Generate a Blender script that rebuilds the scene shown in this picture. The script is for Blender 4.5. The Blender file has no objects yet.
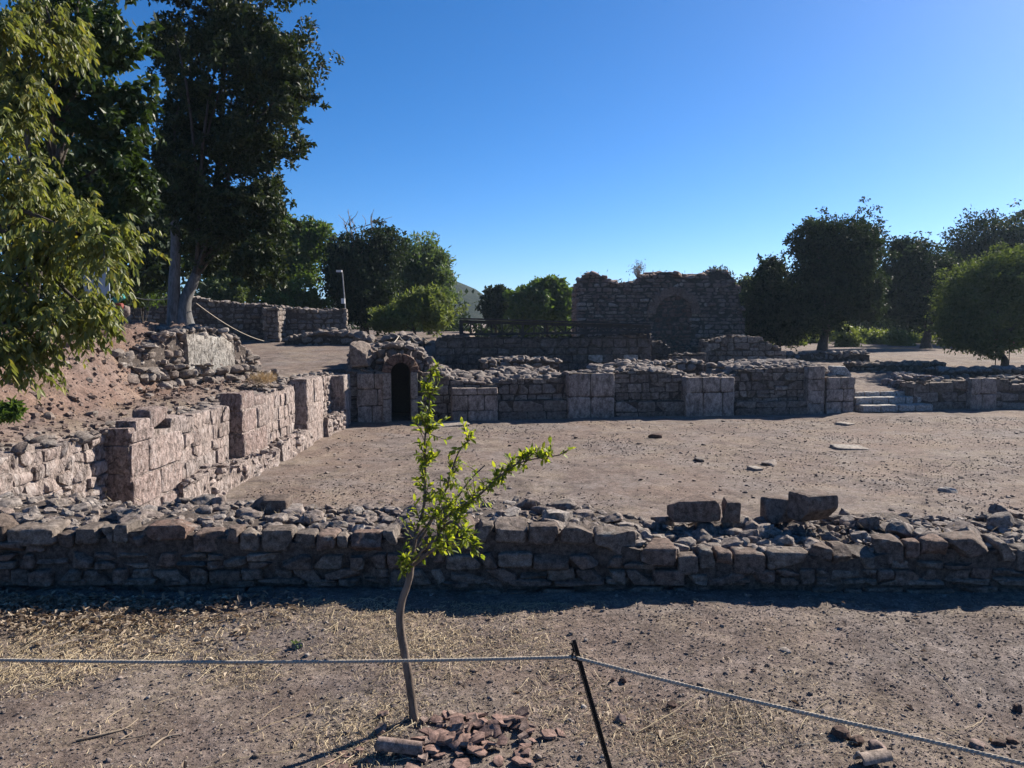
import bpy, math, random
import numpy as np
from mathutils import Vector

RS = np.random.RandomState
rng = RS(7)
PI = math.pi
sc = bpy.context.scene
COL = sc.collection

# ------------------------------------------------------------------ camera
FPX = 773.0
PITCH = math.atan(62.0 / FPX)
CAMZ = 1.9
cam_d = bpy.data.cameras.new('camera')
cam = bpy.data.objects.new('camera', cam_d)
COL.objects.link(cam)
cam.location = (0, 0, CAMZ)
cam.rotation_euler = (PI / 2 - PITCH, 0, 0)
cam_d.sensor_width = 36
cam_d.lens = FPX / 1024 * 36
cam_d.clip_start = 0.05
cam_d.clip_end = 6000
sc.camera = cam
CP, SP = math.cos(PITCH), math.sin(PITCH)


def ray(px, py):
    dx = (px - 512) / FPX
    dy = (384 - py) / FPX
    return np.array([dx, CP + dy * SP, -SP + dy * CP])


def at(px, py, Y):
    """world point seen at pixel (px,py) at distance Y ahead"""
    d = ray(px, py)
    return np.array([0, 0, CAMZ]) + d * (Y / d[1])


def on_z(px, py, z):
    d = ray(px, py)
    return np.array([0, 0, CAMZ]) + d * ((z - CAMZ) / d[2])


# ------------------------------------------------------------------ noise
def _hash(ix, iy, iz, seed):
    h = (ix.astype(np.int64) * 374761393 + iy.astype(np.int64) * 668265263 + iz.astype(np.int64) * 2147483647 + seed * 1274126177) & 0xffffffff
    h = ((h ^ (h >> 13)) * 1274126177) & 0xffffffff
    h = ((h ^ (h >> 16)) * 2246822519) & 0xffffffff
    return (h & 0xffffff) / float(0xffffff) * 2 - 1


def vnoise(P, seed=0):
    P = np.asarray(P, float)
    i = np.floor(P)
    f = P - i
    f = f * f * f * (f * (f * 6 - 15) + 10)
    i = i.astype(np.int64)
    x, y, z = i[..., 0], i[..., 1], i[..., 2]
    u, v, w = f[..., 0], f[..., 1], f[..., 2]
    r = 0
    for a in (0, 1):
        for b in (0, 1):
            for c in (0, 1):
                wt = (u if a else 1 - u) * (v if b else 1 - v) * (w if c else 1 - w)
                r = r + wt * _hash(x + a, y + b, z + c, seed)
    return r


def fbm(P, seed=0, oct=3):
    P = np.asarray(P, float)
    r, a, s = 0, 1.0, 0
    for k in range(oct):
        r = r + a * vnoise(P * (2.03 ** k) + k * 17.3, seed + k)
        s += a
        a *= 0.5
    return r / s


def sstep(a, b, x):
    t = np.clip((np.asarray(x, float) - a) / (b - a), 0, 1)
    return t * t * (3 - 2 * t)


# ------------------------------------------------------------------ mesh builder
class MB:
    def __init__(self):
        self.V, self.F, self.n = [], [], 0

    def add(self, V, F, mat=0):
        V = np.asarray(V, float).reshape(-1, 3)
        F = np.asarray(F, int)
        self.V.append(V)
        self.F.append((F + self.n, mat))
        self.n += len(V)

    def build(self, name, mats, parent=None, smooth=True, sharp=None):
        me = bpy.data.meshes.new(name)
        V = np.concatenate(self.V)
        tot, idx, mi = [], [], []
        for F, m in self.F:
            tot.append(np.full(len(F), F.shape[1]))
            idx.append(F.ravel())
            mi.append(np.full(len(F), m))
        tot, idx, mi = map(np.concatenate, (tot, idx, mi))
        me.vertices.add(len(V))
        me.vertices.foreach_set('co', V.ravel())
        me.loops.add(len(idx))
        me.loops.foreach_set('vertex_index', idx)
        me.polygons.add(len(tot))
        me.polygons.foreach_set('loop_start', np.concatenate([[0], np.cumsum(tot)[:-1]]))
        me.polygons.foreach_set('loop_total', tot)
        me.polygons.foreach_set('material_index', mi)
        me.polygons.foreach_set('use_smooth', np.full(len(tot), bool(smooth)))
        for m in (mats if isinstance(mats, (list, tuple)) else [mats]):
            me.materials.append(m)
        me.update(calc_edges=True)
        me.validate()
        if sharp:
            me.set_sharp_from_angle(angle=math.radians(sharp))
        o = bpy.data.objects.new(name, me)
        COL.objects.link(o)
        if parent is not None:
            o.parent = parent
        return o


def tag(o, label=None, cat=None, group=None, kind=None):
    if label: o['label'] = label
    if cat: o['category'] = cat
    if group: o['group'] = group
    if kind: o['kind'] = kind
    return o


def empty(name, loc=(0, 0, 0)):
    o = bpy.data.objects.new(name, None)
    o.location = [float(v) for v in loc]
    COL.objects.link(o)
    return o


def tube(mb, pts, rad, seg=8, mat=0, rough=0.0, seed=0, cap=True):
    pts = np.asarray(pts, float)
    n = len(pts)
    rad = np.broadcast_to(np.asarray(rad, float), (n,)) if np.ndim(rad) == 0 else np.asarray(rad, float)
    T = np.gradient(pts, axis=0)
    T /= np.linalg.norm(T, axis=1)[:, None] + 1e-9
    up = np.array([0, 0, 1.0]) if abs(T[0][2]) < 0.9 else np.array([1.0, 0, 0])
    N = np.cross(T[0], up); N /= np.linalg.norm(N)
    a = np.arange(seg) / seg * 2 * PI
    V = np.zeros((n, seg, 3))
    for i in range(n):
        N = N - T[i] * np.dot(N, T[i]); N /= np.linalg.norm(N) + 1e-9
        B = np.cross(T[i], N)
        V[i] = pts[i] + rad[i] * (np.cos(a)[:, None] * N + np.sin(a)[:, None] * B)
    if rough:
        d = V - pts[:, None, :]
        k = 1 + rough * fbm(V / (rad.max() * 1.2) * np.array([1, 1, .4]), seed, 2)
        V = pts[:, None, :] + d * k[..., None]
    V = V.reshape(-1, 3)
    F = []
    for i in range(n - 1):
        for j in range(seg):
            F.append((i * seg + j, i * seg + (j + 1) % seg, (i + 1) * seg + (j + 1) % seg, (i + 1) * seg + j))
    mb.add(V, F, mat)
    if cap:
        Vc = np.concatenate([V[:seg], [pts[0]], V[-seg:], [pts[-1]]])
        Fc = [((j + 1) % seg, j, seg) for j in range(seg)] + [(seg + 1 + j, seg + 1 + (j + 1) % seg, 2 * seg + 1) for j in range(seg)]
        mb.add(Vc, Fc, mat)


def spline(pts, n):
    """Catmull-Rom through the points"""
    P = np.asarray(pts, float)
    P = np.concatenate([[2 * P[0] - P[1]], P, [2 * P[-1] - P[-2]]])
    t = np.linspace(0, len(P) - 3 - 1e-6, n)
    out = []
    for u in t:
        i = int(u); f = u - i
        p0, p1, p2, p3 = P[i:i + 4]
        out.append(0.5 * ((2 * p1) + (-p0 + p2) * f + (2 * p0 - 5 * p1 + 4 * p2 - p3) * f * f + (-p0 + 3 * p1 - 3 * p2 + p3) * f ** 3))
    return np.array(out)


def box(mb, c, half, mat=0, ax=None, bev=0.0):
    """box (bevelled a little) around centre c with half sizes along axes ax"""
    ax = np.eye(3) if ax is None else np.asarray(ax, float)
    V, F = cube_sphere(3)
    S = np.sign(V) * np.where(np.abs(V) > 0.99, 1, np.where(np.abs(V) > 0.2, 1, 0))
    h = np.asarray(half, float)
    b = bev if bev else 0.04 * h.min()
    P = np.where(np.abs(V) > 0.99, np.sign(V) * h, np.sign(V) * (h - b))
    # every vertex of the 3x3 faces sits on exactly one or more faces; pull edges in for the bevel
    cnt = (np.abs(V) > 0.99).sum(1)
    P = np.where((cnt > 1)[:, None] & (np.abs(V) > 0.99), np.sign(V) * (h - b * 0.35), P)
    mb.add(np.asarray(c, float) + P @ ax, F, mat)


_cs = {}


def cube_sphere(n):
    if n in _cs: return _cs[n]
    V, F, key = [], [], {}

    def vid(p):
        k = tuple(int(round(q * 1e5)) for q in p)
        if k not in key:
            key[k] = len(V); V.append(p)
        return key[k]
    g = np.linspace(-1, 1, n + 1)
    for axis in range(3):
        for sg in (-1, 1):
            a, b = (axis + 1) % 3, (axis + 2) % 3
            for i in range(n):
                for j in range(n):
                    q = []
                    for (u, v) in ((i, j), (i + 1, j), (i + 1, j + 1), (i, j + 1)):
                        p = [0, 0, 0]; p[axis] = sg; p[a] = g[u]; p[b] = g[v]
                        q.append(vid(p))
                    F.append(q if sg > 0 else q[::-1])
    _cs[n] = (np.array(V, float), np.array(F))
    return _cs[n]


def rock_proto(n, e, amp, seed, cuts=0, fr=1.3):
    V, F = cube_sphere(n)
    r = RS(seed)
    D = V / np.linalg.norm(V, axis=1)[:, None]
    D = V if e > 7 else D
    R = 1 / (np.abs(D) ** e).sum(1) ** (1 / e)
    P = D * R[:, None]
    for k in range(cuts):
        nrm = r.normal(size=3); nrm /= np.linalg.norm(nrm)
        o = r.uniform(0.6, 0.95)
        d = P @ nrm
        P = P - np.outer(np.maximum(0, d - o), nrm)
    P = P / np.abs(P).max(0)
    nz = np.stack([fbm(P * fr + 9.1 * k + seed * 3.7, seed + k, 3) for k in range(3)], 1)
    P = P + nz * amp
    return P, F


ASH = [rock_proto(8, 12, 0.06, 100 + i, 0, 1.7) for i in range(10)]
ASHL = [rock_proto(5, 10, 0.075, 120 + i, 1, 1.6) for i in range(10)]
FACE = [rock_proto(10, 8, 0.09, 140 + i, 3, 2.0) for i in range(14)]
FACEL = [rock_proto(4, 6, 0.12, 160 + i, 3, 1.6) for i in range(12)]
RUB = [rock_proto(8, 4.0, 0.17, 180 + i, 11, 1.9) for i in range(14)]
RUBL = [rock_proto(4, 4.0, 0.16, 200 + i, 9, 1.6) for i in range(14)]


BLOCK = [rock_proto(10, 11, 0.035, 220 + i, 2, 2.2) for i in range(8)]


def rot_z(a):
    c, s = math.cos(a), math.sin(a)
    return np.array([[c, s, 0], [-s, c, 0], [0, 0, 1.0]])


def rot_rand(r, amt):
    a, b, c = r.uniform(-amt, amt, 3)
    ca, sa, cb, sb, cc, s3 = math.cos(a), math.sin(a), math.cos(b), math.sin(b), math.cos(c), math.sin(c)
    X = np.array([[1, 0, 0], [0, ca, sa], [0, -sa, ca]])
    Y = np.array([[cb, 0, -sb], [0, 1, 0], [sb, 0, cb]])
    Z = np.array([[cc, s3, 0], [-s3, cc, 0], [0, 0, 1]])
    return X @ Y @ Z


def put_rock(mb, proto, c, half, ax, r, jit=0.03, mat=0):
    P, F = proto
    fl = r.choice([-1, 1], 3)
    Q = P * fl
    FF = F if fl.prod() > 0 else F[:, ::-1]
    Q = (Q * np.asarray(half)) @ rot_rand(r, jit) @ ax
    mb.add(np.asarray(c) + Q, FF, mat)


# ------------------------------------------------------------------ materials
def nodes(name):
    m = bpy.data.materials.new(name)
    m.use_nodes = True
    nt = m.node_tree
    nt.nodes.clear()
    out = nt.nodes.new('ShaderNodeOutputMaterial')
    return m, nt, out


def N(nt, t, **kw):
    n = nt.nodes.new(t)
    for k, v in kw.items():
        if k.startswith('i_'):
            n.inputs[k[2:].replace('_', ' ')].default_value = v
        else:
            setattr(n, k, v)
    return n


def noise_n(nt, vec, scale, detail=6, rough=0.6, dist=0.0):
    n = N(nt, 'ShaderNodeTexNoise')
    n.inputs['Scale'].default_value = scale
    n.inputs['Detail'].default_value = detail
    n.inputs['Roughness'].default_value = rough
    n.inputs['Distortion'].default_value = dist
    nt.links.new(vec, n.inputs['Vector'])
    return n.outputs['Fac']


def ramp(nt, fac, stops):
    n = N(nt, 'ShaderNodeValToRGB')
    cr = n.color_ramp
    while len(cr.elements) < len(stops): cr.elements.new(0.5)
    for e, (p, c) in zip(cr.elements, stops):
        e.position = p
        e.color = (c, c, c, 1) if np.ndim(c) == 0 else (*c, 1)
    nt.links.new(fac, n.inputs['Fac'])
    return n.outputs['Color']


def mix(nt, fac, a, b, mode='MIX'):
    n = N(nt, 'ShaderNodeMix', data_type='RGBA', blend_type=mode)
    for k, v in ((0, fac), (6, a), (7, b)):
        if hasattr(v, 'node'): nt.links.new(v, n.inputs[k])
        else: n.inputs[k].default_value = v if k == 0 else (*v, 1)
    return n.outputs[2]


def mathn(nt, op, a, b=0.0):
    n = N(nt, 'ShaderNodeMath', operation=op)
    for k, v in ((0, a), (1, b)):
        if hasattr(v, 'node'): nt.links.new(v, n.inputs[k])
        else: n.inputs[k].default_value = v
    return n.outputs[0]


def coords(nt, scale=(1, 1, 1)):
    t = N(nt, 'ShaderNodeTexCoord')
    mp = N(nt, 'ShaderNodeMapping')
    mp.inputs['Scale'].default_value = scale
    nt.links.new(t.outputs['Object'], mp.inputs['Vector'])
    return mp.outputs['Vector']


def finish(nt, out, color, height=None, strength=0.5, dist=0.02, rough=0.9, spec=0.2):
    b = N(nt, 'ShaderNodeBsdfPrincipled')
    if hasattr(color, 'node'): nt.links.new(color, b.inputs['Base Color'])
    else: b.inputs['Base Color'].default_value = (*color, 1)
    b.inputs['Roughness'].default_value = rough
    b.inputs['Specular IOR Level'].default_value = spec
    if height is not None:
        bp = N(nt, 'ShaderNodeBump')
        bp.inputs['Strength'].default_value = strength
        bp.inputs['Distance'].default_value = dist
        nt.links.new(height, bp.inputs['Height'])
        nt.links.new(bp.outputs['Normal'], b.inputs['Normal'])
    nt.links.new(b.outputs['BSDF'], out.inputs['Surface'])
    return b


AF = 0.64


def stone_mat(name, tones, fine=1.0, stretch=(1, 1, 1), lichen=0.25, lich_col=(0.42, 0.42, 0.38), dark=(0.05, 0.045, 0.04), bump=0.6, dist=0.02, patch=None, pits=0.0):
    m, nt, out = nodes(name)
    v = coords(nt, stretch)
    g = N(nt, 'ShaderNodeNewGeometry')
    tones = [tuple(q * AF for q in t) for t in tones]
    lich_col = tuple(q * AF for q in lich_col)
    tones = list(tones) * (2 if len(tones) == 1 else 1)
    k = len(tones)
    base = ramp(nt, g.outputs['Random Per Island'], [(i / max(1, k - 1), t) for i, t in enumerate(tones)])
    big = noise_n(nt, v, 2.2 * fine, 5, 0.6)
    mid = noise_n(nt, v, 14 * fine, 8, 0.65)
    fin = noise_n(nt, v, 70 * fine, 6, 0.7)
    c = mix(nt, ramp(nt, big, [(0.3, 0.0), (0.7, 0.55)]), base, mix(nt, 1.0, base, (0.72, 0.62, 0.56), 'MULTIPLY'))
    c = mix(nt, 1.0, c, ramp(nt, mid, [(0.36, 0.5), (0.5, 1.0), (0.64, 1.45)]), 'MULTIPLY')
    c = mix(nt, ramp(nt, noise_n(nt, v, 6 * fine, 9, 0.75, 0.6), [(0.56, 0.0), (0.66, lichen)]), c, lich_col)
    c = mix(nt, ramp(nt, noise_n(nt, v, 9 * fine, 9, 0.7, 0.4), [(0.30, 0.7), (0.40, 0.0)]), c, dark)
    if patch:
        c = mix(nt, ramp(nt, noise_n(nt, v, 0.9, 4, 0.6), [(0.5, 0.0), (0.62, 0.7)]), c, patch)
    c = mix(nt, 1.0, c, ramp(nt, fin, [(0.36, 0.6), (0.64, 1.35)]), 'MULTIPLY')
    h = mathn(nt, 'ADD', mathn(nt, 'MULTIPLY', mid, 1.0), mathn(nt, 'MULTIPLY', fin, 0.45))
    if pits:
        pn = noise_n(nt, v, 17 * fine, 3, 0.6, 0.8)
        pm = ramp(nt, pn, [(0.36, 1.0), (0.43, 0.0)])
        c = mix(nt, mathn(nt, 'MULTIPLY', pm, pits), c, dark)
        c = mix(nt, ramp(nt, pn, [(0.56, 0.0), (0.66, 0.55)]), c, lich_col)
        h = mathn(nt, 'SUBTRACT', h, mathn(nt, 'MULTIPLY', pm, 0.7))
    finish(nt, out, c, h, bump, dist, 0.92, 0.15)
    return m


def plain_mat(name, col, rough=0.6, var=0.25, scale=20, bump=0.2, metal=0.0, dist=0.005):
    m, nt, out = nodes(name)
    v = coords(nt)
    n = noise_n(nt, v, scale, 6, 0.65)
    c = mix(nt, 1.0, col, ramp(nt, n, [(0.3, 1 - var), (0.7, 1 + var)]), 'MULTIPLY')
    b = finish(nt, out, c, n, bump, dist, rough, 0.3)
    b.inputs['Metallic'].default_value = metal
    return m


def leaf_mat(name, cols, trans=0.35, tcol=None, rough=0.5, spec=0.35, tint=1.0):
    m, nt, out = nodes(name)
    g = N(nt, 'ShaderNodeNewGeometry')
    k = len(cols)
    c = ramp(nt, g.outputs['Random Per Island'], [(i / max(1, k - 1), t) for i, t in enumerate(cols)])
    v = coords(nt)
    c = mix(nt, 1.0, c, ramp(nt, noise_n(nt, v, 0.8, 3, 0.6), [(0.3, 0.75), (0.7, 1.3)]), 'MULTIPLY')
    b = N(nt, 'ShaderNodeBsdfPrincipled')
    nt.links.new(c, b.inputs['Base Color'])
    b.inputs['Roughness'].default_value = rough
    b.inputs['Specular IOR Level'].default_value = spec
    t = N(nt, 'ShaderNodeBsdfTranslucent')
    tc = mix(nt, 1.0, c, tcol or (1.5, 1.5, 0.5), 'MULTIPLY')
    nt.links.new(tc, t.inputs['Color'])
    ms = N(nt, 'ShaderNodeMixShader')
    ms.inputs[0].default_value = trans
    nt.links.new(b.outputs[0], ms.inputs[1])
    nt.links.new(t.outputs[0], ms.inputs[2])
    nt.links.new(ms.outputs[0], out.inputs['Surface'])
    return m


def bark_mat(name, col, dark):
    m, nt, out = nodes(name)
    v = coords(nt, (1, 1, 0.22))
    n = noise_n(nt, v, 22, 8, 0.7, 0.3)
    n2 = noise_n(nt, v, 4, 4, 0.6)
    c = mix(nt, ramp(nt, n, [(0.35, 0.0), (0.6, 1.0)]), dark, col)
    c = mix(nt, 1.0, c, ramp(nt, n2, [(0.3, 0.7), (0.7, 1.25)]), 'MULTIPLY')
    finish(nt, out, c, n, 0.8, 0.02, 0.9, 0.15)
    return m


def ground_mat():
    m, nt, out = nodes('dirt_ground')
    v = coords(nt)
    big = noise_n(nt, v, 0.35, 5, 0.6, 0.3)
    med = noise_n(nt, v, 2.2, 8, 0.65, 0.4)
    fin = noise_n(nt, v, 28, 8, 0.72)
    vfin = noise_n(nt, v, 120, 5, 0.75)
    c = ramp(nt, med, [(0.34, (0.080, 0.064, 0.058)), (0.5, (0.136, 0.110, 0.098)), (0.66, (0.195, 0.164, 0.148))])
    c = mix(nt, ramp(nt, big, [(0.42, 0.0), (0.60, 0.6)]), c, (0.175, 0.128, 0.104))
    c = mix(nt, ramp(nt, noise_n(nt, v, 0.55, 6, 0.7, 0.4), [(0.50, 0.0), (0.62, 0.55)]), c, (0.18, 0.158, 0.147))
    straw = ramp(nt, noise_n(nt, v, 0.9, 7, 0.7, 0.5), [(0.48, 0.0), (0.60, 0.6)])
    straw = mathn(nt, 'MULTIPLY', straw, ramp(nt, noise_n(nt, v, 46, 6, 0.8), [(0.44, 0.0), (0.58, 1.0)]))
    c = mix(nt, straw, c, (0.27, 0.222, 0.16))
    c = mix(nt, 1.0, c, ramp(nt, fin, [(0.36, 0.6), (0.5, 1.0), (0.66, 1.4)]), 'MULTIPLY')
    c = mix(nt, 1.0, c, ramp(nt, noise_n(nt, v, 9, 7, 0.75), [(0.36, 0.7), (0.5, 1.0), (0.64, 1.3)]), 'MULTIPLY')
    sx = N(nt, 'ShaderNodeSeparateXYZ'); nt.links.new(v, sx.inputs[0])
    mr = N(nt, 'ShaderNodeMapRange', interpolation_type='SMOOTHSTEP')
    mr.inputs['From Min'].default_value = -6.9; mr.inputs['From Max'].default_value = -7.6
    nt.links.new(sx.outputs['X'], mr.inputs['Value'])
    mr2 = N(nt, 'ShaderNodeMapRange', interpolation_type='SMOOTHSTEP')
    mr2.inputs['From Min'].default_value = 6.5; mr2.inputs['From Max'].default_value = 7.5
    nt.links.new(sx.outputs['Y'], mr2.inputs['Value'])
    mr3 = N(nt, 'ShaderNodeMapRange', interpolation_type='SMOOTHSTEP')
    mr3.inputs['From Min'].default_value = 25.0; mr3.inputs['From Max'].default_value = 22.5
    nt.links.new(sx.outputs['Y'], mr3.inputs['Value'])
    bank = mathn(nt, 'MULTIPLY', mathn(nt, 'MULTIPLY', mr.outputs[0], mr2.outputs[0]), mr3.outputs[0])
    red = mix(nt, 1.0, c, (0.90, 0.79, 0.76), 'MULTIPLY')
    c = mix(nt, bank, c, red)
    vo = N(nt, 'ShaderNodeTexVoronoi', feature='F1')
    vo.inputs['Scale'].default_value = 38
    nt.links.new(v, vo.inputs['Vector'])
    peb = ramp(nt, vo.outputs['Distance'], [(0.0, 1.0), (0.34, 0.0)])
    sel = ramp(nt, N(nt, 'ShaderNodeSeparateColor').outputs[0], [(0.0, 0.0), (1.0, 0.0)])
    sp = N(nt, 'ShaderNodeSeparateColor')
    nt.links.new(vo.outputs['Color'], sp.inputs[0])
    pick = ramp(nt, sp.outputs[0], [(0.70, 0.0), (0.74, 1.0)])
    pm = mathn(nt, 'MULTIPLY', ramp(nt, vo.outputs['Distance'], [(0.2, 1.0), (0.3, 0.0)]), pick)
    c = mix(nt, pm, c, ramp(nt, sp.outputs[1], [(0.0, (0.045, 0.038, 0.034)), (0.55, (0.15, 0.13, 0.118)), (1.0, (0.32, 0.295, 0.27))]))
    c = mix(nt, 1.0, c, ramp(nt, vfin, [(0.3, 0.75), (0.7, 1.25)]), 'MULTIPLY')
    h = mathn(nt, 'ADD', mathn(nt, 'MULTIPLY', fin, 1.0), mathn(nt, 'MULTIPLY', vfin, 0.3))
    h = mathn(nt, 'ADD', h, mathn(nt, 'MULTIPLY', mathn(nt, 'MULTIPLY', peb, pick), 0.5))
    finish(nt, out, c, h, 0.7, 0.025, 0.95, 0.1)
    return m


M = {}
M['ground'] = ground_mat()
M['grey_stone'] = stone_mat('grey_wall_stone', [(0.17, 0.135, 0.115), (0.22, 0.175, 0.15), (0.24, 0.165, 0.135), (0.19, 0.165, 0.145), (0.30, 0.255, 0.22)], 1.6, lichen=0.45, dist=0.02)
M['grey_rubble'] = stone_mat('grey_rubble_stone', [(0.24, 0.21, 0.19), (0.34, 0.305, 0.28), (0.28, 0.23, 0.205), (0.42, 0.385, 0.355)], 2.0, lichen=0.4)
M['mortar'] = stone_mat('earth_mortar', [(0.16, 0.135, 0.12)], 2.0, lichen=0.15, bump=0.8, dist=0.03)
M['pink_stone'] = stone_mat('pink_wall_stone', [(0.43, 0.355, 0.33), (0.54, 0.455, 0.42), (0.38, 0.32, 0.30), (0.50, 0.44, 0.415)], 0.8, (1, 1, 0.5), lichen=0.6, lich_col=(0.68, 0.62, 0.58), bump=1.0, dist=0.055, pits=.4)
M['pink_mortar'] = stone_mat('pink_wall_mortar', [(0.46, 0.39, 0.36)], 0.8, (1, 1, 0.5), lichen=0.4, lich_col=(0.6, 0.54, 0.51), bump=1.0, dist=0.055, pits=.4)
M['red_stone'] = stone_mat('reddish_pier_stone', [(0.40, 0.31, 0.285), (0.52, 0.43, 0.40), (0.36, 0.285, 0.265), (0.48, 0.42, 0.395)], 0.9, (1, 1, 0.65), lichen=0.5, lich_col=(0.66, 0.59, 0.56), bump=1.0, dist=0.055, pits=.35)
M['brown_stone'] = stone_mat('brown_court_stone', [(0.22, 0.18, 0.15), (0.35, 0.295, 0.25), (0.25, 0.205, 0.18), (0.45, 0.39, 0.34), (0.28, 0.225, 0.19)], 0.6, lichen=0.4, lich_col=(0.42, 0.37, 0.33), bump=1.0, dist=0.08)
M['brown_mortar'] = stone_mat('brown_court_mortar', [(0.12, 0.10, 0.085)], 0.7, lichen=0.25, bump=0.9, dist=0.06)
M['mixed_stone'] = stone_mat('mixed_block_stone', [(0.16, 0.13, 0.115), (0.21, 0.175, 0.155), (0.15, 0.125, 0.11), (0.2, 0.17, 0.15), (0.17, 0.14, 0.125), (0.25, 0.215, 0.19), (0.19, 0.16, 0.14), (0.18, 0.15, 0.13), (0.60, 0.55, 0.49)], 0.5, lichen=0.2, bump=0.7, dist=0.05)
M['ruin_stone'] = stone_mat('ruin_stone', [(0.23, 0.155, 0.125), (0.40, 0.29, 0.235), (0.28, 0.195, 0.155), (0.55, 0.44, 0.37), (0.32, 0.195, 0.155), (0.44, 0.33, 0.27)], 0.5, lichen=0.35, lich_col=(0.42, 0.37, 0.33), bump=0.8, dist=0.06, patch=(0.22, 0.155, 0.135))
M['niche_stone'] = stone_mat('niche_stone', [(0.20, 0.115, 0.09), (0.27, 0.16, 0.125), (0.32, 0.21, 0.165)], 0.5, lichen=0.1, bump=0.8, dist=0.06)  # reddish infill, its colour also darkened to suggest the shade of a recess
M['brown_slab'] = stone_mat('brown_slab_stone', [(0.34, 0.285, 0.245), (0.46, 0.395, 0.345), (0.38, 0.32, 0.28)], 0.5, (1, 1, .6), lichen=0.35, lich_col=(0.52, 0.46, 0.41), bump=0.6, dist=0.04)
M['brick'] = stone_mat('thin_red_brick', [(0.17, 0.11, 0.088), (0.24, 0.16, 0.13), (0.14, 0.095, 0.08)], 1.0, lichen=0.2, bump=0.5)
M['ruin_brick'] = stone_mat('ruin_brick', [(0.33, 0.21, 0.16), (0.39, 0.26, 0.20), (0.28, 0.18, 0.14)], 1.0, lichen=0.2, bump=0.5)
M['white_plaster'] = stone_mat('old_white_plaster', [(0.44, 0.42, 0.39)], 0.7, (1, 1, 0.6), lichen=0.4, lich_col=(0.56, 0.54, 0.50), dark=(0.12, 0.11, 0.10), bump=0.9, dist=0.08, pits=.6)
M['terracotta'] = stone_mat('terracotta_tile', [(0.24, 0.155, 0.13), (0.31, 0.21, 0.18), (0.21, 0.16, 0.145), (0.35, 0.27, 0.235)], 3.0, lichen=0.5, lich_col=(0.36, 0.31, 0.27), bump=0.3, dist=0.006)
M['pale_tile'] = stone_mat('pale_fired_tile', [(0.40, 0.33, 0.28)], 3.0, lichen=0.3, bump=0.3, dist=0.006)
M['pebble'] = stone_mat('loose_pebble', [(0.16, 0.135, 0.12), (0.23, 0.195, 0.18), (0.28, 0.22, 0.19), (0.40, 0.37, 0.34)], 3.0, lichen=0.3, bump=0.3, dist=0.005)
M['bank_soil'] = stone_mat('reddish_bank_soil', [(0.18, 0.14, 0.125), (0.25, 0.195, 0.175), (0.21, 0.16, 0.145)], 3.0, lichen=0.1, bump=0.3, dist=0.01)
M['soil'] = stone_mat('crumbly_soil', [(0.16, 0.13, 0.118), (0.22, 0.185, 0.17), (0.28, 0.24, 0.22), (0.36, 0.32, 0.30)], 3.0, lichen=0.1, bump=0.1, dist=0.003)
M['pink_pebble'] = stone_mat('smooth_pinkish_stone', [(0.30, 0.225, 0.20)], 3.0, lichen=0.2, bump=0.2, dist=0.004)
M['dark_clod'] = stone_mat('dark_reddish_rock', [(0.13, 0.085, 0.07), (0.17, 0.12, 0.10)], 3.0, lichen=0.1, bump=0.5, dist=0.01)
M['slab'] = stone_mat('pale_slab_stone', [(0.34, 0.30, 0.265), (0.42, 0.385, 0.345)], 1.0, lichen=0.2, bump=0.4)
M['white_marble'] = stone_mat('white_marble_block', [(0.55, 0.53, 0.49)], 1.0, lichen=0.2, lich_col=(0.4, 0.38, 0.34), bump=0.4)
M['straw'] = leaf_mat('dry_straw', [(0.28, 0.22, 0.14), (0.44, 0.36, 0.235), (0.36, 0.28, 0.175), (0.55, 0.47, 0.33)], 0.2, (1, 0.9, 0.7), 0.7, 0.2)
M['dead_leaf'] = leaf_mat('dead_brown_leaf', [(0.10, 0.07, 0.05), (0.22, 0.165, 0.12), (0.33, 0.27, 0.20), (0.15, 0.11, 0.08), (0.42, 0.36, 0.28)], 0.15, (1, 0.85, 0.6), 0.7, 0.2)
M['bark'] = bark_mat('grey_brown_bark', (0.10, 0.085, 0.074), (0.035, 0.03, 0.026))
M['pale_bark'] = bark_mat('smooth_grey_bark', (0.17, 0.165, 0.165), (0.07, 0.068, 0.066))
M['bark_sapling'] = bark_mat('young_brown_bark', (0.22, 0.17, 0.135), (0.07, 0.055, 0.045))
M['twig'] = plain_mat('dry_twig', (0.24, 0.19, 0.14), 0.85)
M['steel'] = plain_mat('dark_weathered_steel', (0.016, 0.014, 0.014), 0.6, 0.4, 40, 0.3, 0.4)
M['steel_canopy'] = plain_mat('dark_canopy_steel', (0.022, 0.022, 0.025), 0.6, 0.3, 6)
M['rope'] = plain_mat('weathered_rope', (0.33, 0.29, 0.24), 0.85, 0.35, 120, 0.4)
M['void'] = plain_mat('shade_dark_passage', (0.05, 0.042, 0.036), 0.95)  # passage lining coloured near black, standing in for the unlit interior
M['pole'] = plain_mat('galvanised_pole', (0.25, 0.25, 0.25), 0.5, 0.2, 8)
M['pale_plastic'] = plain_mat('pale_grey_casing', (0.6, 0.6, 0.6), 0.5, 0.05)
M['teal'] = plain_mat('teal_cloth', (0.01, 0.20, 0.20), 0.7, 0.2, 12)
M['red'] = plain_mat('red_cloth', (0.18, 0.03, 0.02), 0.7, 0.2, 12)
M['tarp'] = plain_mat('blue_grey_tarpaulin', (0.30, 0.36, 0.42), 0.6, 0.15, 5)
M['pink_sign'] = plain_mat('faded_pink_sign', (0.45, 0.20, 0.19), 0.6, 0.15, 10)

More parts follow.
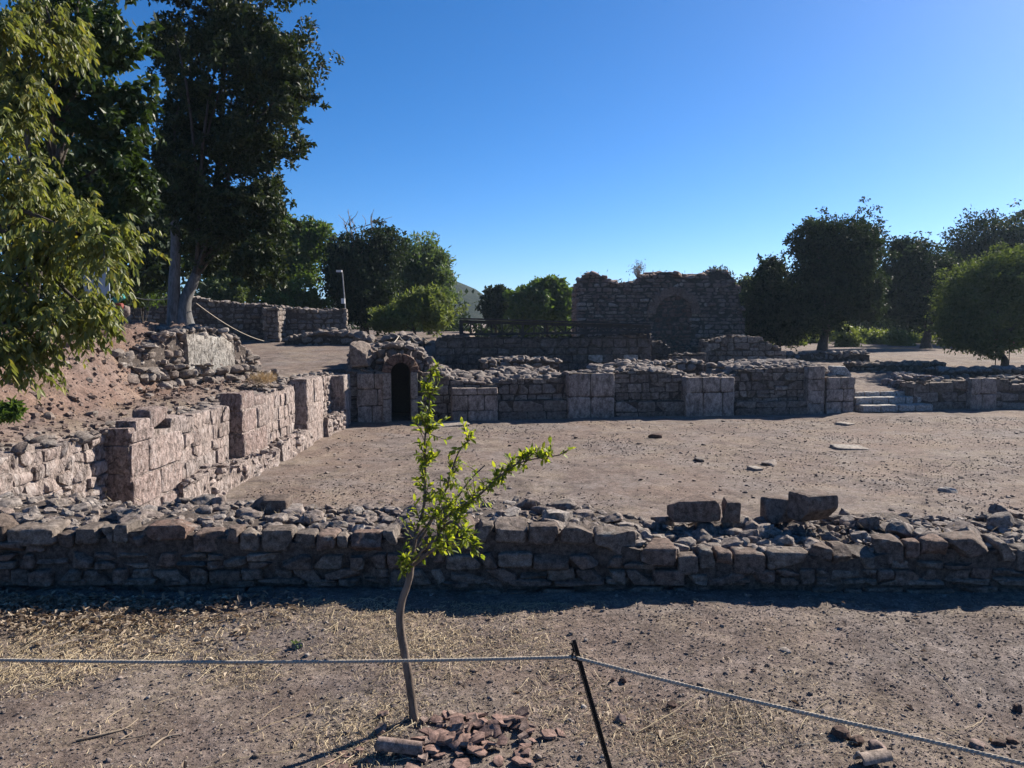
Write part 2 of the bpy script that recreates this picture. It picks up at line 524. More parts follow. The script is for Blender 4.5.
L_big = leaf_mat('dark_glossy_leaf', [(0.014, 0.024, 0.012), (0.022, 0.036, 0.016), (0.032, 0.048, 0.02), (0.05, 0.062, 0.032)], 0.2, rough=0.55, spec=0.16)
L_broad = leaf_mat('broad_green_leaf', [(0.018, 0.034, 0.012), (0.028, 0.05, 0.016), (0.05, 0.078, 0.022)], 0.25, spec=0.25)
L_lime = leaf_mat('yellowish_hanging_leaf', [(0.075, 0.10, 0.03), (0.13, 0.152, 0.044), (0.185, 0.198, 0.062), (0.095, 0.12, 0.055), (0.15, 0.165, 0.058), (0.25, 0.22, 0.055)], 0.40, (1.35, 1.35, 0.6), 0.5, 0.3)
L_sap = leaf_mat('fresh_sapling_leaf', [(0.065, 0.105, 0.022), (0.13, 0.175, 0.034), (0.22, 0.25, 0.048)], 0.52, (2.2, 2.0, 0.6), 0.55, 0.25)
L_mid = leaf_mat('mid_green_leaf', [(0.045, 0.08, 0.025), (0.065, 0.108, 0.032), (0.09, 0.135, 0.042)], 0.35, spec=0.15)
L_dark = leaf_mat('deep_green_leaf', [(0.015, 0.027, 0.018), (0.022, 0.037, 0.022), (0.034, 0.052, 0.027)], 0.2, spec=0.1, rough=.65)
L_grey = leaf_mat('grey_green_leaf', [(0.06, 0.098, 0.06), (0.082, 0.122, 0.068), (0.105, 0.148, 0.08)], 0.35, spec=0.15)
L_olive = leaf_mat('olive_green_leaf', [(0.055, 0.08, 0.038), (0.075, 0.102, 0.046), (0.10, 0.13, 0.058)], 0.32, spec=0.12, rough=.65)
L_bush = leaf_mat('light_shrub_leaf', [(0.085, 0.12, 0.042), (0.115, 0.155, 0.052), (0.145, 0.185, 0.066)], 0.45, (1.4, 1.3, 0.6), spec=.15)
L_weed = leaf_mat('dry_weed_leaf', [(0.26, 0.19, 0.11), (0.36, 0.275, 0.17)], 0.25, (1, .9, .7))

# ------------------------------------------------------------------ terrain
ZC = -1.45


def xw(y):   # face of the piers of the long side wall
    return -5.88 + 0.037 * (np.asarray(y, float) - 12)


def FY(x):   # front line of the wall across the court
    return 25.8 + (np.asarray(x, float) + 5.4) * 0.165


def gz(x, y, detail=True):
    x = np.asarray(x, float); y = np.asarray(y, float)
    fy = FY(x)
    near = np.zeros_like(x)
    court = ZC + 0.02 * np.sin(x * .5) + 0 * y
    # land behind the court
    t = sstep(-3.9, -2.4, x)
    lf = 0.28 + 0.068 * np.clip(y - 27, 0, 12)
    rt = -0.75 + 0.75 * sstep(0, 14, y - fy)
    back = lf * (1 - t) + rt * t
    z = np.where(y < 6.0, near, court)
    z = near + (court - near) * sstep(5.85, 6.1, y)
    back_on = sstep(0.35, 0.6, y - fy)
    notch = (1 - sstep(.75, .95, np.abs(x + 3.73))) * (1 - sstep(2.8, 3.1, y - fy))
    back_on = back_on * (1 - notch)
    z = z + (back - z) * back_on
    # land left of the side wall
    s = (xw(y) - 0.39 - 0.35) - x
    lft = 0.12 + 0.22 * sstep(0, 1.0, s) + 1.45 * sstep(0, 1, (s - 0.9 - 1.1 * sstep(15.5, 18, y)) / (1.7 - .7 * sstep(15.5, 18, y)) + 0.3 * fbm(np.stack([x * .6, y * .6, 0 * x], -1), 5, 3))
    lft = lft - (lft - lf) * sstep(22.8, 26.5, y)
    on = sstep(0, 0.25, s) * sstep(6.2, 6.9, y)
    z = np.where(y < fy + 0.5, z + (lft - z) * on, z + (lf - z) * sstep(0, .3, s) * 0)
    # right of the court the land comes up again
    z = z + (0 - z) * sstep(27, 29, x) * sstep(5.8, 6.4, y)
    if detail:
        P = np.stack([x, y, 0 * x], -1)
        z = z + 0.035 * fbm(P * 0.8, 3, 3) * sstep(0, 1, y)
        mask = sstep(0.5, 2.5, s) * on * (y < fy)
        z = z + mask * (0.16 * fbm(P * np.array([1.6, 1.9, 1]), 8, 5) + 0.2 * np.abs(fbm(P * np.array([1.0, 3.4, 1]), 12, 4)) + .2 * fbm(P * 4.2, 13, 4) - .1 * np.abs(fbm(P * np.array([7, 13, 1]), 14, 2)) - .08)
        nearm = (1 - sstep(5.2, 5.7, y))
        z = z + nearm * (0.012 * fbm(P * 6, 21, 3) + 0.006 * fbm(P * 28, 22, 2))
        cm = sstep(6, 7, y)
        z = z + cm * 0.02 * fbm(P * 3.1, 31, 3)
    return z


def gz1(x, y):
    return float(gz(np.array([x]), np.array([y]))[0])


def grade(*segs):
    out = []
    for a, b, st in segs:
        out.append(np.arange(a, b, st))
    return np.concatenate(out)


gx = grade((-4000, -400, 400), (-400, -60, 40), (-60, -20, 4), (-20, -9.6, .3), (-9.6, -4.6, .09), (-4.6, 4.6, .03), (4.6, 24, .22), (24, 60, 3), (60, 400, 40), (400, 4001, 400))
gy = grade((-300, -20, 40), (-20, 1.4, 1.5), (1.4, 5.5, .026), (5.5, 6.4, .06), (6.4, 24.5, .13), (24.5, 32, .11), (32, 70, 1.0), (70, 400, 20), (400, 4001, 400))
GX, GY = np.meshgrid(gx, gy)
GZ = gz(GX, GY)
nx, ny = len(gx), len(gy)
ii = np.arange(nx * ny).reshape(ny, nx)
gf = np.stack([ii[:-1, :-1], ii[:-1, 1:], ii[1:, 1:], ii[1:, :-1]], -1).reshape(-1, 4)
mb = MB(); mb.add(np.stack([GX, GY, GZ], -1), gf)
tag(mb.build('ground', M['ground']), kind='structure')


# far hills: real relief, half a kilometre and more away
def hill_z(x, y):
    P = np.stack([x / 60, y / 60, 0 * x], -1)
    r = 31 * np.exp(-((x + 48) / 45) ** 2) * np.exp(-((y - 420) / 80) ** 2)
    r2 = 12 * np.exp(-((x - 330) / 260) ** 2) * np.exp(-((y - 760) / 110) ** 2)
    return r * (1 + .12 * fbm(P, 3, 4)) + r2 * (1 + .2 * fbm(P, 4, 4)) - 1.0 + 1.1 * fbm(P * 12, 6, 3) * sstep(2, 8, r + r2)


hx = np.linspace(-420, 700, 225); hy = np.linspace(200, 1000, 120)
HX, HY = np.meshgrid(hx, hy)
ii = np.arange(HX.size).reshape(HX.shape)
mb = MB(); mb.add(np.stack([HX, HY, hill_z(HX, HY)], -1), np.stack([ii[:-1, :-1], ii[:-1, 1:], ii[1:, 1:], ii[1:, :-1]], -1).reshape(-1, 4))
m_h, nt, out = nodes('scrub_covered_hill')
v = coords(nt)
n1 = noise_n(nt, v, 0.16, 8, 0.75)
c = ramp(nt, n1, [(0.40, (0.014, 0.022, 0.014)), (0.54, (0.026, 0.035, 0.02)), (0.70, (0.06, 0.055, 0.038))])
finish(nt, out, c, n1, 1.0, 3.0, 0.95, 0.05)
tag(mb.build('hills', m_h), kind='structure')


# ------------------------------------------------------------------ masonry
class Line:
    def __init__(s, p0, p1, out):
        s.p0 = np.array([p0[0], p0[1], 0.0]); p1 = np.array([p1[0], p1[1], 0.0])
        s.L = np.linalg.norm(p1 - s.p0); s.e = (p1 - s.p0) / s.L
        n = np.array([s.e[1], -s.e[0], 0])
        s.n = n if np.dot(n[:2], out) > 0 else -n
        s.ax = np.stack([s.e, s.n, [0, 0, 1]])

    def pt(s, a, t, z):
        return s.p0 + s.e * a + s.n * t + np.array([0, 0, 1.0]) * z

    def sz(s, px, py, off=0.0):
        """pixel -> (along, z) where the sight line meets the wall plane pushed out by off"""
        d = ray(px, py); o = s.p0 + s.n * off
        k = np.dot(o[:2], s.n[:2]) / np.dot(d[:2], s.n[:2])
        p = d * k
        return np.dot(p[:2] - o[:2], s.e[:2]), p[2] + CAMZ

    def prof(s, pts, off=0.0):
        q = sorted(s.sz(*p, off) for p in pts)
        a, b = np.array([u for u, _ in q]), np.array([w for _, w in q])
        return lambda u: np.interp(u, a, b)


def core(mb, ln, s0, s1, t0, t1, zb, top, mat, seed=0, step=0.18, rough=0.035):
    """solid heart of a wall from s0..s1, front at t1, back at t0"""
    n = max(2, int((s1 - s0) / step) + 1)
    S = np.linspace(s0, s1, n)
    Z = np.array([float(top(u)) for u in S])
    m = 6
    sect = []
    nv = max(2, int((Z.max() - zb) / 0.3) + 1)
    for i, u in enumerate(S):
        row = []
        for k in range(nv): row.append((u, t1, zb + (Z[i] - zb) * k / nv))
        for k in range(m): row.append((u, t1 + (t0 - t1) * k / (m - 1), Z[i]))
        for k in range(nv): row.append((u, t0, Z[i] + (zb - Z[i]) * (k + 1) / nv))
        sect.append(row)
    A = np.array(sect)
    k = A.shape[1]
    W = ln.p0 + A[..., :1] * ln.e + A[..., 1:2] * ln.n + A[..., 2:] * np.array([0, 0, 1.0])
    nz = np.stack([fbm(W * 2.6 + 31 * j, seed + j, 3) for j in range(3)], -1)
    W = W + nz * rough * np.array([1, 1, 1.3])
    i0 = np.arange(n * k).reshape(n, k)
    F = np.stack([i0[:-1, :-1], i0[1:, :-1], i0[1:, 1:], i0[:-1, 1:]], -1).reshape(-1, 4)
    if np.linalg.det(ln.ax) < 0: F = F[:, ::-1]
    mb.add(W, F, mat)
    for r_ in (0, n - 1):
        c = W[r_].mean(0)
        Vc = np.concatenate([W[r_], [c]])
        mb.add(Vc, [(j, j + 1, k) for j in range(k - 1)], mat)


def courses(mb, ln, s0, s1, t, zb, top, ch, cw, protos, r, mat=0, depth=0.16, gap=0.012, jit=0.03, out_j=0.015, skip=None, fillp=None):
    z = zb
    while True:
        h = r.uniform(*ch)
        if z > max(float(top(u)) for u in np.linspace(s0, s1, 30)): break
        u = s0
        while u < s1 - 0.01:
            w = r.uniform(*cw)
            if s1 - (u + w) < cw[0] * 0.6: w = s1 - u
            zt = float(top(u + w / 2))
            hh = min(h, zt - z)
            if hh > 0.4 * h and not (skip and skip(u + w / 2, z + hh / 2)):
                if r.rand() < 0.16 and hh > 1.2 * ch[0] and fillp:      # a thin pair instead of one stone
                    for q in (0.26, 0.76):
                        put_rock(mb, protos[r.randint(len(protos))], ln.pt(u + w / 2, t - depth / 2 + r.uniform(-out_j, out_j), z + hh * q), ((w - gap) / 2, depth / 2, hh * .47 / 2), ln.ax, r, jit, mat)
                else:
                    dz = r.uniform(-.01, .01)
                    put_rock(mb, protos[r.randint(len(protos))], ln.pt(u + w / 2, t - depth / 2 + r.uniform(-out_j, out_j), z + hh / 2 + dz), ((w - gap) / 2, depth / 2, (hh - gap) / 2), ln.ax, r, jit, mat)
            u += w
        z += h


def top_rubble(mb, ln, s0, s1, t0, t1, top, n, size, protos, r, mat=0, sink=0.25, flat=0.7):
    for k in range(n):
        s = r.uniform(s0, s1); t = r.uniform(t0, t1)
        q = size[0] + (size[1] - size[0]) * r.rand() ** 2.2
        hf = np.array([q * r.uniform(.8, 1.35), q * r.uniform(.7, 1.1), q * r.uniform(.5, .95) * flat]) / 2
        z = float(top(s)) + hf[2] * (1 - 2 * sink)
        put_rock(mb, protos[r.randint(len(protos))], ln.pt(s, t, z), hf, rot_z(r.uniform(0, PI)) , r, 0.35, mat)


def pier(ln, s0, s1, t0, t1, zb, zt, ch, cw, mats, r, parent, name='pier', protos=None, label=None, top=None):
    """a squared pier of blocks standing proud of a wall: faces, two flanks, solid heart"""
    protos = protos or ASH
    top = top or (lambda u: zt)
    mb = MB()
    core(mb, ln, s0 + .025, s1 - .025, t0, t1 - 0.03, zb, lambda u: float(top(u)) - .02, 1, r.randint(999), 0.2, 0.02)
    courses(mb, ln, s0, s1, t1, zb, top, ch, cw, protos, r, 0, 0.2, 0.02, 0.02, 0.02)
    for sa, sg in ((s0, -1), (s1, 1)):
        a = ln.pt(sa, t0, 0); b = ln.pt(sa, t1, 0)
        l2 = Line(a[:2], b[:2], (ln.e * sg)[:2])
        zz = float(top(sa))
        courses(mb, l2, 0.0, l2.L - .02, 0.0, zb, lambda u: zz, ch, (l2.L * .8, l2.L), protos, r, 0, 0.2, 0.012, 0.012, 0.008)
    o = mb.build(name, mats, parent, True, 40)
    if label: o['label'] = label
    return o


# ---- near wall in front of the court
r = RS(11)
NW = Line((-9.0, 5.34), (9.0, 5.34), (0, -1))
ntop = NW.prof([(-200, 520), (0, 521), (40, 526), (90, 533), (150, 524), (210, 530), (300, 534), (380, 533), (430, 528), (480, 524), (560, 530), (625, 538), (690, 553), (740, 553), (780, 547), (860, 551), (905, 541), (960, 541), (1000, 545), (1200, 540)])
mb = MB()
core(mb, NW, 0, 18, -1.0, -0.045, -0.2, lambda u: ntop(u) - 0.06, 1, 5, 0.1, 0.03)
courses(mb, NW, 0, 18, 0.0, -0.06, lambda u: min(.09, ntop(u)), (.085, .095), (.14, .38), FACE, r, 0, 0.2, 0.016, 0.03, 0.02)
# two middle courses, then the big capping stones that follow the broken top
courses(mb, NW, 0, 18, 0.0, 0.035, lambda u: ntop(u) - 0.15, (.085, .15), (.10, .27), FACE, r, 0, 0.22, 0.004, 0.03, 0.02, None, True)
u = 0.0
while u < 18:
    w = r.uniform(.09, .25) if r.rand() < .85 else r.uniform(.25, .36)
    zt = float(ntop(u + w / 2)) + r.uniform(-.045, .03)
    h = r.uniform(.09, .17)
    dp = r.uniform(.15, .27)
    put_rock(mb, FACE[r.randint(len(FACE))], NW.pt(u + w / 2, -dp / 2 + r.uniform(-.015, .02), zt - h / 2), ((w - .01) / 2, dp / 2, h / 2), NW.ax, r, 0.06)
    u += w
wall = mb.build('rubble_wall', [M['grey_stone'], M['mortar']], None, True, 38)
tag(wall, 'low dark rubble wall running right across behind the sapling', 'wall')
mb = MB()
ktop = lambda u: float(ntop(u)) - 0.07
top_rubble(mb, NW, 2.5, 15.5, -1.0, -0.10, ktop, 3700, (.03, .11), RUB, r, 0, 0.2, 0.85)
top_rubble(mb, NW, 1, 17, -0.95, -0.2, ktop, 330, (.10, .24), RUB, r, 0, 0.2, 0.8)
rb = mb.build('rubble_core', [M['grey_rubble']], wall, True, 32)

# squared blocks lying loose on the back edge of the near wall


def loose_block(px0, px1, py0, py1, Y, name, label, cat='stone', seed=0, dpt=.2, m='grey_stone', group=None, yaw=0.0, protos=None):
    protos = protos or BLOCK
    a, b = at(px0, py1, Y), at(px1, py0, Y)
    hf = np.array([abs(b[0] - a[0]), dpt, abs(b[2] - a[2])]) / 2
    mb = MB(); rr = RS(seed)
    put_rock(mb, protos[seed % len(protos)], (0, 0, hf[2]), hf, rot_z(yaw), rr, 0.03)
    o = mb.build(name, M[m], None, True, 40)
    o.location = ((a[0] + b[0]) / 2, Y, a[2])
    return tag(o, label, cat, group)


loose_block(669, 718, 497, 519, 6.12, 'stone_block', 'long squared stone block lying on top of the near wall', 'stone', 1, .24)
loose_block(719, 738, 499, 520, 6.14, 'stone_block', 'small squared stone butted against the end of the long block', 'stone', 2, .2)
loose_block(764, 789, 498, 520, 6.2, 'stone_block', 'dark rounded stone standing beside the tilted block on the near wall', 'stone', 3, .2, 'grey_stone', None, .2)
loose_block(793, 832, 492, 521, 6.0, 'stone_block', 'tall tilted stone block standing at the end of the loose row', 'stone', 4, .26, 'grey_stone', None, .3)
loose_block(250, 290, 497, 514, 6.15, 'stone_block', 'lone dark stone block on the near wall before the lit side wall', 'stone', 5, .22)

# ---- long side wall (lit)
r = RS(23)
SW = Line((float(xw(6.6)) - .39, 6.6), (float(xw(25.7)) - .39, 25.7), (1, 0))
stop = SW.prof([(-160, 476), (-60, 468), (0, 458), (25, 449), (45, 452), (70, 440), (100, 436), (130, 430), (178, 420), (200, 412), (222, 407), (245, 398), (268, 392), (292, 383), (320, 376), (349, 372)])
sw_mats = [M['pink_stone'], M['pink_mortar']]
mb = MB()
core(mb, SW, 0, SW.L, -0.75, -0.05, ZC - .2, lambda u: stop(u) - .03, 1, 15, 0.15, 0.05)
courses(mb, SW, 0, SW.L, 0.0, ZC - .1, stop, (.12, .24), (.14, .42), FACEL, r, 0, 0.2, 0.01, 0.07, 0.025, None, True)
side = mb.build('side_wall', sw_mats, None, True, 38)
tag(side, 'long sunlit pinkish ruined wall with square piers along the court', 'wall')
mb = MB()
top_rubble(mb, SW, 0, SW.L, -0.8, 0.02, lambda u: stop(u) - .02, 430, (.08, .28), RUBL, r, 0, .3, .7)
mb.build('rubble_top', [M['grey_rubble']], side, True, 34)


def sw_pier(pa, pb, pts, zlow=0.0):
    s0, _ = SW.sz(pa, 420, .39); s1, _ = SW.sz(pb, 420, .39)
    tp = SW.prof(pts, .39)
    return s0, s1, tp


s0, s1, tp = sw_pier(130, 181, [(128, 428), (146, 428), (166, 428), (181, 426)])
pier(SW, s0, s1, -.1, .39, ZC - .1, None, (.42, .56), (.5, 1.0), [M['red_stone'], M['pink_mortar']], r, side, top=tp)
mb = MB()
for (pa, pb, ya, yb, k) in ((147, 167, 405, 432, 3), (168, 182, 414, 434, 5), (131, 147, 417, 434, 7)):
    u0, za = SW.sz(pa, yb, .3); u1, zb2 = SW.sz(pb, ya, .3)
    put_rock(mb, FACE[k] if k == 3 else ASH[k], SW.pt((u0 + u1) / 2, .2, (za + zb2) / 2), ((u1 - u0) / 2, .17, abs(zb2 - za) / 2), SW.ax, r, .06)
mb.build('crown_stone', M['red_stone'], side, True, 40)
s0b, s1b, tp = sw_pier(243, 268, [(240, 394), (250, 391), (256, 397), (268, 392)])
pier(SW, s0b, s1b, -.1, .39, ZC - .1, None, (.45, .6), (.5, .9), [M['red_stone'], M['pink_mortar']], r, side, top=tp)
s0c, s1c, tp = sw_pier(308, 324, [(305, 379), (316, 377), (324, 375)])
pier(SW, s0c, s1c, -.1, .39, ZC - .1, None, (.5, .7), (.6, .9), [M['pink_stone'], M['pink_mortar']], r, side, top=tp)
s0d, _ = SW.sz(347, 400, .39)
pier(SW, SW.L - .95, SW.L - .1, -.1, .42, ZC - .1, float(stop(SW.L)), (.5, .7), (.5, .9), [M['pink_stone'], M['pink_mortar']], r, side)
# proud plastered stretch between the first two piers
mb = MB()
ptop = SW.prof([(178, 421), (200, 412), (222, 406), (230, 404)], .2)
core(mb, SW, s1 + .02, s0b - .35, -.1, .195, ZC - .1, lambda u: ptop(u) - .02, 1, 77, 0.12, .05)
courses(mb, SW, s1 + .02, s0b - .35, .23, ZC - .1, ptop, (.2, .4), (.2, .5), ASHL, r, 0, .16, .006, .04, .03)
mb.build('plastered_panel', sw_mats, side, True, 38)
mb = MB()
core(mb, SW, s1b + .05, s0c - .3, -.1, .115, ZC - .1, lambda u: stop(u) - .05, 1, 78, 0.12, .05)
courses(mb, SW, s1b + .05, s0c - .3, .15, ZC - .1, lambda u: stop(u) - .05, (.2, .4), (.2, .5), ASHL, r, 0, .16, .006, .04, .03)
mb.build('plastered_panel', sw_mats, side, True, 38)
# low broken footing
mb = MB()
for (a, b, hgt) in ((s1 - .2, s0b + .2, .5), (s0b + .2, s1b + .4, .36), (s1b + .6, s0c + .1, .42), (s1c, SW.L - .8, .5)):
    ft = lambda u, hgt=hgt: ZC + hgt + .12 * float(vnoise(np.array([u * 2.1, 3.3, hgt]), 4))
    core(mb, SW, a, b, -.1, .5, ZC - .2, lambda u: ft(u) - .03, 1, 5, .15, .05)
    courses(mb, SW, a, b, .54, ZC - .1, ft, (.12, .3), (.14, .42), RUBL, r, 0, .3, 0, .22, .07)
    top_rubble(mb, SW, a, b, .2, .56, ft, int((b - a) * 9), (.08, .22), RUBL, r, 0, .3, .7)
mb.build('footing', sw_mats, side, True, 38)

# ---- masonry stub and plaster on the bank by the big tree
r = RS(31)
ST = Line((-8.75, 17.2), (-7.35, 22.6), (1, -.2))
sttop = ST.prof([(130, 352), (150, 344), (165, 335), (185, 329), (205, 327), (225, 330), (240, 338), (250, 352), (262, 372)])
mb = MB()
core(mb, ST, 0, ST.L, -1.1, -.06, 0.0, lambda u: sttop(u) - .1, 1, 55, .15, .12)
courses(mb, ST, 0, ST.L, 0.02, 0.05, sttop, (.13, .27), (.13, .36), RUBL, r, 0, .35, 0, .3, .08)
courses(mb, ST, .2, ST.L - .3, .22, 0.0, lambda u: min(.75, sttop(u) - .5) + .2 * float(vnoise(np.array([u * 1.7, 5.5, .3]), 6)), (.13, .27), (.13, .36), RUBL, r, 0, .35, 0, .3, .12)
top_rubble(mb, ST, 0, ST.L, -1.1, .1, lambda u: sttop(u) - .05, 170, (.12, .4), RUBL, r, 0, .3, .7)
l2 = Line(ST.pt(ST.L, 0, 0)[:2], ST.pt(ST.L, -1.1, 0)[:2], ST.e[:2])
courses(mb, l2, 0, 1.1, .1, 0.0, lambda u: 1.0, (.2, .35), (.2, .4), RUBL, r, 0, .4, 0, .3, .08)
for k in range(60):      # spill at its foot
    s = r.uniform(0, ST.L + .6); t = abs(r.normal(0, .45)) + .05
    p = ST.pt(s, t, 0); q = r.uniform(.1, .36)
    put_rock(mb, RUBL[r.randint(14)], (p[0], p[1], gz1(p[0], p[1]) + q * .15), np.array([q, q * .8, q * .6]) / 2 * r.uniform(.8, 1.3), rot_z(r.uniform(0, 3)), r, .4)
stub = mb.build('masonry_stub', [M['grey_rubble'], M['mortar']], None, True, 36)
tag(stub, 'broken stub of rubble masonry on the bank below the big tree', 'ruin')
mb = MB()
a, za = ST.sz(190, 366, .12); b, zb_ = ST.sz(236, 336, .12)
pt = ST.prof([(188, 335), (200, 334), (222, 336), (236, 345)], .12)
core(mb, ST, a, b, -.3, .07, .55, pt, 0, 91, .1, .06)
mb.build('plaster_panel', M['white_plaster'], stub)

# ---- wall across the court with doorway
r = RS(37)


def fwp(x): return (x, float(FY(x)))


FW = Line(fwp(-5.55), fwp(12.85), (.16, -1))
fmats = [M['brown_stone'], M['brown_mortar']]
ftop = FW.prof([(340, 371), (355, 371), (385, 371), (388, 366), (416, 366), (418, 372), (440, 372), (455, 380), (495, 384), (500, 381), (520, 378), (545, 379), (565, 376), (570, 373), (615, 372), (640, 370), (660, 371), (686, 376), (735, 376), (738, 370), (760, 368), (808, 367), (824, 367), (828, 377), (858, 377)])
dl, _ = FW.sz(391.5, 400); dr, _ = FW.sz(410.5, 400)
_, z_spring = FW.sz(400, 372)
door_w = dr - dl; dc = (dl + dr) / 2
z_apex = z_spring + door_w / 2


def indoor(s, z):
    if abs(s - dc) > door_w / 2 + .3: return False
    if z < z_spring: return abs(s - dc) < door_w / 2 + .24
    return math.hypot(s - dc, z - z_spring) < door_w / 2 + .3


mb = MB()
zb = ZC - .15
# the heart is left open at the doorway
core(mb, FW, 0, dl - .02, -.8, -.05, zb, lambda u: ftop(u) - .04, 1, 61, .2, .04)
core(mb, FW, dr + .02, FW.L, -.8, -.05, zb, lambda u: ftop(u) - .04, 1, 62, .2, .04)
courses(mb, FW, 0, FW.L, 0, zb, ftop, (.18, .38), (.2, .62), ASHL, r, 0, .2, .03, .05, .04, indoor, True)
l2 = Line(FW.pt(FW.L, 0, 0)[:2], FW.pt(FW.L, -.8, 0)[:2], FW.e[:2])
courses(mb, l2, 0, .8, .02, zb, lambda u: float(ftop(FW.L)), (.3, .45), (.35, .45), ASHL, r, 0, .2, .012, .03, .02)
cw_ = mb.build('court_wall', fmats, None, True, 38)
tag(cw_, 'brown stone wall across the far side of the court with an arched doorway', 'wall')
mb = MB()
for (ca, cb, cn) in ((0, dl - .35, 50), (dr + .35, FW.L, 370)): top_rubble(mb, FW, ca, cb, -.85, .02, lambda u: ftop(u) - .03, cn, (.08, .34), RUBL, r, 0, .3, .55)
for (a, b, n, up, back) in ((430, 560, 340, .2, 2.0), (600, 690, 160, .12, 1.3), (735, 860, 200, .1, 1.6)):   # rubble bank behind
    sa, _ = FW.sz(a, 380); sb, _ = FW.sz(b, 380)
    for k in range(n):
        s = r.uniform(sa, sb); t = -r.uniform(.3, back + .8); q = r.uniform(.12, .42)
        z = float(ftop(s)) + up * sstep(.3, 1.6, -t) * (.7 + .5 * float(vnoise(np.array([s * .9, t, 1.0]), 9)))
        put_rock(mb, RUBL[r.randint(14)], FW.pt(s, t, z), np.array([q * 1.2, q, q * .6]) / 2, rot_z(r.uniform(0, 3)), r, .35)
mb.build('rubble_top', [M['grey_rubble']], cw_, True, 34)
# heap of rubble and vault masonry over the doorway
mb = MB()
mtop = FW.prof([(346, 372), (352, 352), (358, 347), (372, 350), (380, 347), (395, 345), (408, 346), (420, 350), (430, 362), (440, 372)])
sa, _ = FW.sz(347, 380); sb, _ = FW.sz(438, 380)
for (ca, cb, cz) in ((sa, dl - .25, .1), (dl - .28, dr + .28, z_apex + .32), (dr + .25, sb, .1)):
    core(mb, FW, ca, cb, -3.0, -.55, cz, lambda u: max(cz + .1, mtop(u) - .12), 1, 71, .2, .06)
courses(mb, FW, sa, sb, -.42, .15, mtop, (.16, .32), (.16, .4), RUBL, r, 0, .35, 0, .3, .07, lambda a_, b_: abs(a_ - dc) < door_w / 2 + .2 and b_ < z_apex + .22)
top_rubble(mb, FW, sa, sb, -2.6, -.3, lambda u: mtop(u) - .05, 160, (.14, .42), RUBL, r, 0, .3, .7)
mb.build('vault_rubble', [M['grey_rubble'], M['brown_mortar']], cw_, True, 36)
mb = MB()
a, _ = FW.sz(350, 360); b, _ = FW.sz(371, 360)
put_rock(mb, FACE[3], FW.pt((a + b) / 2, -.25, .82), ((b - a) / 2, .3, .42), FW.ax, r, .05)
o = mb.build('boulder', M['brown_stone'], None, True, 38)
tag(o, 'dark squared boulder resting on the court wall left of the arched doorway', 'stone')
mb = MB()
P0 = [(-door_w / 2, zb), (-door_w / 2, z_spring)] + [(-door_w / 2 * math.cos(PI * k / 10), z_spring + door_w / 2 * math.sin(PI * k / 10)) for k in range(1, 10)] + [(door_w / 2, z_spring), (door_w / 2, zb)]
rows = [[FW.pt(dc + u_ * 1.04, t, z) for (u_, z) in P0] for t in (-.08, -1.2, -2.6)]
V = np.array(rows); k = len(P0)
F = [(i * k + j, i * k + (j + 1) % k, (i + 1) * k + (j + 1) % k, (i + 1) * k + j) for i in range(2) for j in range(k)]
mb.add(V, F); mb.add(V[2], [list(range(k))])
dw = mb.build('doorway', M['void'], cw_, False)

# doorway: jambs, brick arch, dark passage
mb = MB()
for sg, wj in ((-1, .30), (1, .24)):
    sx = dc + sg * (door_w / 2 + wj / 2 + .005)
    h2 = (z_spring - zb) / 2
    put_rock(mb, ASH[1], FW.pt(sx, -.02, zb + h2 * .5), (wj / 2, .2, h2 * .5), FW.ax, r, .005)
    put_rock(mb, ASH[2], FW.pt(sx, -.02, zb + h2 * 1.5), (wj / 2, .2, h2 * .5), FW.ax, r, .005)
    ob = mb.build('door_jamb', M['slab'], dw, True, 40); mb = MB()
for k in range(15):
    an = PI * (k + .5) / 15
    R_ = door_w / 2 + .15
    axr = np.stack([FW.e * math.cos(an) + np.array([0, 0, 1]) * math.sin(an), FW.n, -FW.e * math.sin(an) + np.array([0, 0, 1]) * math.cos(an)])
    put_rock(mb, ASHL[k % 10], FW.pt(dc + R_ * math.cos(an), -.04, z_spring + R_ * math.sin(an)), (.15, .2, R_ * PI / 15 / 2 * 1.22), axr, r, .02)
mb.build('brick_arch', M['brick'], dw, True, 40)
# piers and plinth of the court wall


def fw_pier(pa, pb, pyt, off=.35, cw=(.6, 1.1), ch=(.55, .75), m='brown_slab', lab=None):
    a, _ = FW.sz(pa, 400, off); b, z1 = FW.sz(pb, pyt, off)
    _, z0 = FW.sz(pa, pyt, off)
    tp = lambda u: z0 + (z1 - z0) * (u - a) / (b - a)
    return pier(FW, a, b, -.1, off, zb, None, ch, cw, [M[m], M['brown_mortar']], r, cw_, top=tp, label=lab)


fw_pier(357, 386, 373, .12, (.45, .9))
fw_pier(452, 498, 388, .4, (.5, .9), (.45, .6))
fw_pier(568, 615, 373, .32, (.6, 1.0), (.8, 1.0))
fw_pier(686, 735, 377, .42, (.6, .8), (.8, 1.0))
fw_pier(808, 826, 366, .3, (.5, .9), (.4, .6))
fw_pier(826.5, 855, 377, .28, (.5, .9), (.4, .6))
mb = MB()
for (pa, pb, py) in ((498, 568, 400), (615, 686, 401), (735, 808, 401)):
    a, _ = FW.sz(pa, 405, .25); b, _ = FW.sz(pb, 405, .25); _, zz = FW.sz((pa + pb) / 2, py, .25)
    core(mb, FW, a, b, -.1, .24, zb, lambda u: zz - .02, 1, 7, .2, .03)
    courses(mb, FW, a + .02, b - .02, .28, zb, lambda u: zz, (.3, .45), (.5, 1.2), ASHL, r, 0, .2, .012, .03, .02)
mb.build('plinth', fmats, cw_, True, 38)
